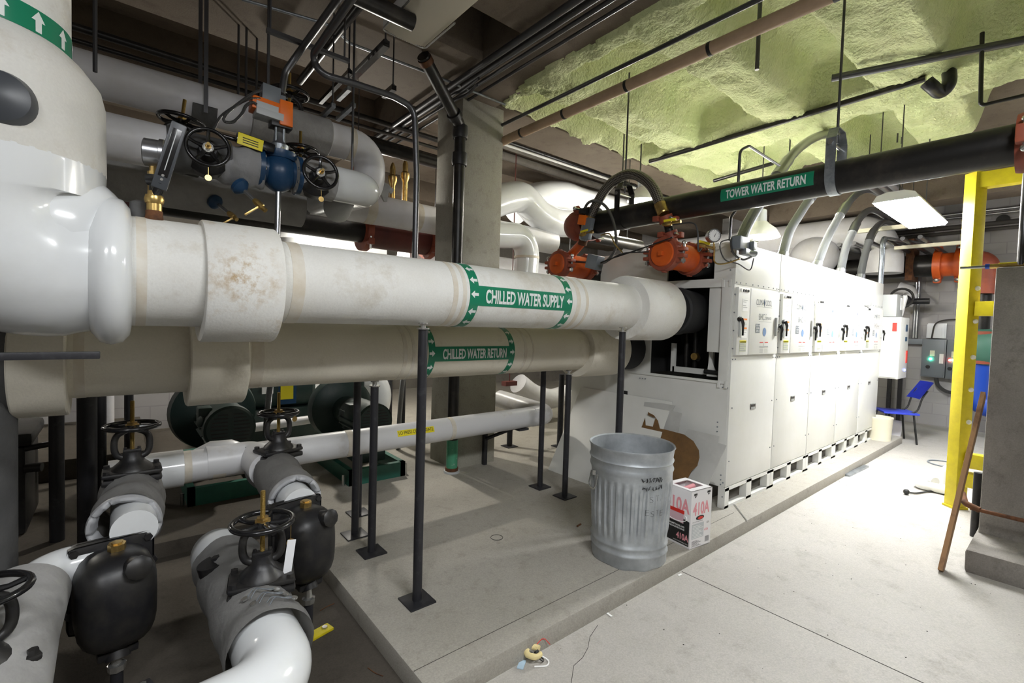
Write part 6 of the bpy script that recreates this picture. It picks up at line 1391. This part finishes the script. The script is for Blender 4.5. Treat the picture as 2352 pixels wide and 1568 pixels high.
for row, z0 in enumerate((.575, .525)):
    wr.cut()
    for q in range(7):
        scrib([(.0+.02*q+random.uniform(-.012, .012), random.uniform(-.014, .018)) for _ in range(7)], z0, ph0, wr)
wr.cut()
for s, a, z0 in (('S', .045, .44), ('T', .085, .445), ('E', .02, .36), ('S', .055, .35), ('T', .09, .355), ('E', .125, .35), ('A', .122, .445)):
    text_into(wr, s, .024, .034, (lambda mpp, a_: (lambda u, v: mpp(u+a_, v)))(canmap(z0, ph0), a), None, -.03)
wr.build('marker_scribble', m_black, t, smooth=False)
# ---------------------------------------------------------------- refrigerant box
a = P(1585, 1265, 'z', .1); b = P(1639, 1250, 'z', .1); c = P(1531, 1235, 'z', .1)
ang = math.atan2((b-a).y, (b-a).x)*.6; W1 = .225; W2 = .225
hb = .40
t = thing('cylinder_box', 'white cardboard box printed 410A beside the trash can', 'box', (a.x+.012, a.y+.012, .1), (0, 0, ang), world=False)
k = MB(); th = .004
for x0, x1, y0, y1 in ((0, W1, 0, th), (0, W1, W2-th, W2), (0, th, th, W2-th), (W1-th, W1, th, W2-th)): k.bx(x0, x1, y0, y1, 0, hb)
k.bx(0, W1, 0, W2, 0, th)
k.bx(0, W1, 0, .045, hb-th, hb).bx(0, W1, W2-.045, W2, hb-th, hb).bx(0, .035, .045, W2-.045, hb-th, hb).bx(W1-.035, W1, .045, W2-.045, hb-th, hb)
k.build('carton', m_card, t, smooth=False)
k = MB(); k.lathe((W1/2, W2/2, .01), (0, 0, 1), [(0, .10), (.3, .10), (.33, .07), (.34, .03)], 28); k.build('cylinder', m_pink, t)
k = MB(); k.tube([(W1*.3, W2*.5, hb-.03), (W1*.7, W2*.45, hb-.015)], .018, 12); k.build('valve_cap', m_pink, t)
Rm = plane_map((0, -.0012, 0), (1, 0, 0), (0, 0, 1)); Lm = plane_map((-.0012, W2, 0), (0, -1, 0), (0, 0, 1))
Rm2 = plane_map((0, -.002, 0), (1, 0, 0), (0, 0, 1)); Lm2 = plane_map((-.002, W2, 0), (0, -1, 0), (0, 0, 1)); Lm3 = plane_map((-.0028, W2, 0), (0, -1, 0), (0, 0, 1)); Rm3 = plane_map((0, -.0028, 0), (1, 0, 0), (0, 0, 1))
off = lambda f, a_, b_: (lambda u, v: f(u+a_, v+b_))
k = MB(); text_into(k, '410A', .205, .10, off(Lm, .01, .235), None, .03); k.cut(); text_into(k, '410A', .18, .09, off(Rm, .02, .225), None, .03); k.cut(); text_into(k, '410A', .10, .045, off(Lm3, .115, .045), None, .03); k.cut(); text_into(k, '410A', .045, .018, off(Rm, .15, .10), None, .02); k.build('pink_lettering', m_pink, t, smooth=False)
k = MB(); polypatch(k, Lm2, [(0, .015), (W2-.008, .015), (W2-.008, .185), (.12, .205), (0, .235)]); k.build('black_panel', m_black, t, smooth=False)
k = MB(); patch(k, Lm3, .05, .17, .16, .235, 1); k.build('pictured_cylinder', m_pink2, t, smooth=False)
k = MB(); patch(k, plane_map((-.0034, W2, 0), (0, -1, 0), (0, 0, 1)), .055, .175, .225, .25, 1); k.build('red_strip', m_red, t, smooth=False)
k = MB(); k.tube([Lm3(.105+.09*math.cos(R_(a_)), .20+.035*math.sin(R_(a_))) for a_ in range(150, 400, 15)], .003, 6)
text_into(k, 'FLUOROMETHANE AND', .16, .012, off(Lm3, .02, .13), None, .02); text_into(k, 'PENTAFLUOROETHANE', .16, .012, off(Lm3, .02, .112), None, .02); text_into(k, 'NON FLAMMABLE GAS', .12, .007, off(Lm3, .09, .024)); k.build('white_lettering', m_white, t, smooth=False)
k = MB(); polypatch(k, Rm, [(.10+.045*math.cos(i*.3142), .205+.016*math.sin(i*.3142)) for i in range(20)])
for x in (.025, .17): patch(k, Rm, x, x+.035, .365, .380, 1); polypatch(k, Rm, [(x+.006, .362), (x+.0175, .347), (x+.029, .362)])
text_into(k, 'USA', .03, .014, off(Rm, .175, .15))
for i in range(6): patch(k, Rm, .02, .12-(i%3)*.02, .012+i*.007, .0145+i*.007, 1)
for i in range(9): patch(k, Rm, .165+i*.005, .167+i*.005, .02, .06, 1)
text_into(k, 'DIFLUOROMETHANE', .11, .006, off(Rm, .02, .178)); k.build('black_print', m_black, t, smooth=False)
k = MB(); polypatch(k, Rm2, [(.105+.03*math.cos(i*.3142), .203+.010*math.sin(i*.3142)) for i in range(20)]); k.build('red_oval', m_red, t, smooth=False)
k = MB(); patch(k, Rm, .015, .145, .065, .168, 1); k.build('grey_notice', m_lightgrey, t, smooth=False)
k = MB()
for i in range(9): patch(k, Rm2, .022, .138-(i%3)*.02, .072+i*.010, .075+i*.010, 1)
k.build('notice_print', m_white, t, smooth=False)
# ---------------------------------------------------------------- small things lying about
a, b = P(1686, 1158, 'z', .103), P(1716, 1196, 'z', .103)
k = MB(); k.tube([a, b], .006, 6); k.thing('metal_rod', m_zinc, 'thin bright metal rod lying on the pad edge before the nearest chiller cabinet', 'rod')
a, b = P(1945, 1092, 'z', .012), P(1990, 1070, 'z', .012); d = b-a; k = MB(); R3 = Matrix.Rotation(math.atan2(d.y, d.x), 3, 'Z'); k.box(a.lerp(b, .5), (d.length, .05, .024), R3, .002); k.thing('strut_channel', m_galv, 'length of grey channel lying on the floor along the kerb', 'strut channel')
c = P(1141, 1234, 'z', .101); k = MB(); k.torus((c.x, c.y, .1015), (0, 0, 1), .042, .0022, 32, 6); k.thing('ring_mark', m_gap, 'dark ring mark on the concrete pad between the posts', 'ring')
c = P(1330, 1208, 'z', .1); k = MB(); k.tube([c-Vector((.02, 0, -.004)), c+Vector((.03, .01, .004))], .007, 6); k.thing('bolt', m_rust, 'small rusty bolt lying on the pad left of the trash can', 'bolt')
c = P(1225, 1515, 'z', 0)
t = thing('debris', 'yellow foam ring with bent wires lying on the floor at the foot of the kerb', 'debris', c)
k = MB(); k.tube([c+Vector((.035*math.cos(R_(a_)), .035*math.sin(R_(a_)), .04)) for a_ in range(0, 320, 20)], .013, 10)
for v in k.bm.verts: v.co += noise.noise_vector(v.co*40)*.004
k.build('foam_ring', m_foamy, t)
k = MB(); k.box(c+Vector((.0, -.01, .03)), (.02, .012, .06), Matrix.Rotation(.5, 3, 'X')).tube(smooth_path([c+Vector((-.02, 0, .05)), c+Vector((.01, -.05, .02)), c+Vector((.04, -.02, .004)), c+Vector((.02, .03, .004))], 5), .003, 6); k.build('clip', m_iron, t)
k = MB(); k.tube(smooth_path([c+Vector((.02, .02, .04)), c+Vector((.08, .02, .06)), c+Vector((.11, .0, .03))], 5), .002, 5); k.build('red_wire', m_red, t)
k = MB(); k.tube(smooth_path([c+Vector((-.03, -.04, .004)), c+Vector((.02, -.07, .004)), c+Vector((.05, -.05, .004)), c+Vector((.03, -.02, .02))], 5), .0035, 6); k.build('white_wire', m_white, t)
k = MB(); q = P(1198, 1525, 'z', .004); k.box((q.x, q.y, .004), (.06, .03, .004), Matrix.Rotation(.6, 3, 'Z')); k.thing('paper_scrap', m_bluepaper, 'pale blue scrap beside the foam ring on the floor', 'scrap')
for px, py, lb_ in ((1562, 1320, 'white paper chip at the kerb foot by the floor joint'), (1400, 1412, 'curl of white plastic on the floor near the kerb')):
    q = P(px, py, 'z', .002); k = MB(); k.box((q.x, q.y, .003), (.035, .012, .004), Matrix.Rotation(px*.01, 3, 'Z')); k.thing('paper_scrap', m_white, lb_, 'scrap')
for pl, lb_ in (([(845, 1533), (862, 1545), (880, 1552)], 'little tangle of wire on the lower floor beside the pad'), ([(735, 1402), (750, 1393), (768, 1385)], 'thin dark wire on the lower floor under the pad edge')):
    k = MB(); p = [P(x, y, 'z', .004) for x, y in pl]; k.tube(smooth_path(p, 5), .002, 5); k.thing('wire', m_rust, lb_, 'wire')
random.seed(11)
k = MB()
for _ in range(110):
    x, y = random.uniform(1.2, 6), random.uniform(-1.0, 1.6); s_ = random.uniform(.001, .003)
    k.box((x, y, s_*.5), (s_*2, s_*1.4, s_), Matrix.Rotation(random.uniform(0, 3), 3, 'Z'))
g = k.thing('grit', m_gap, 'scattered dark grit over the bright concrete floor', 'grit'); g['kind'] = 'stuff'
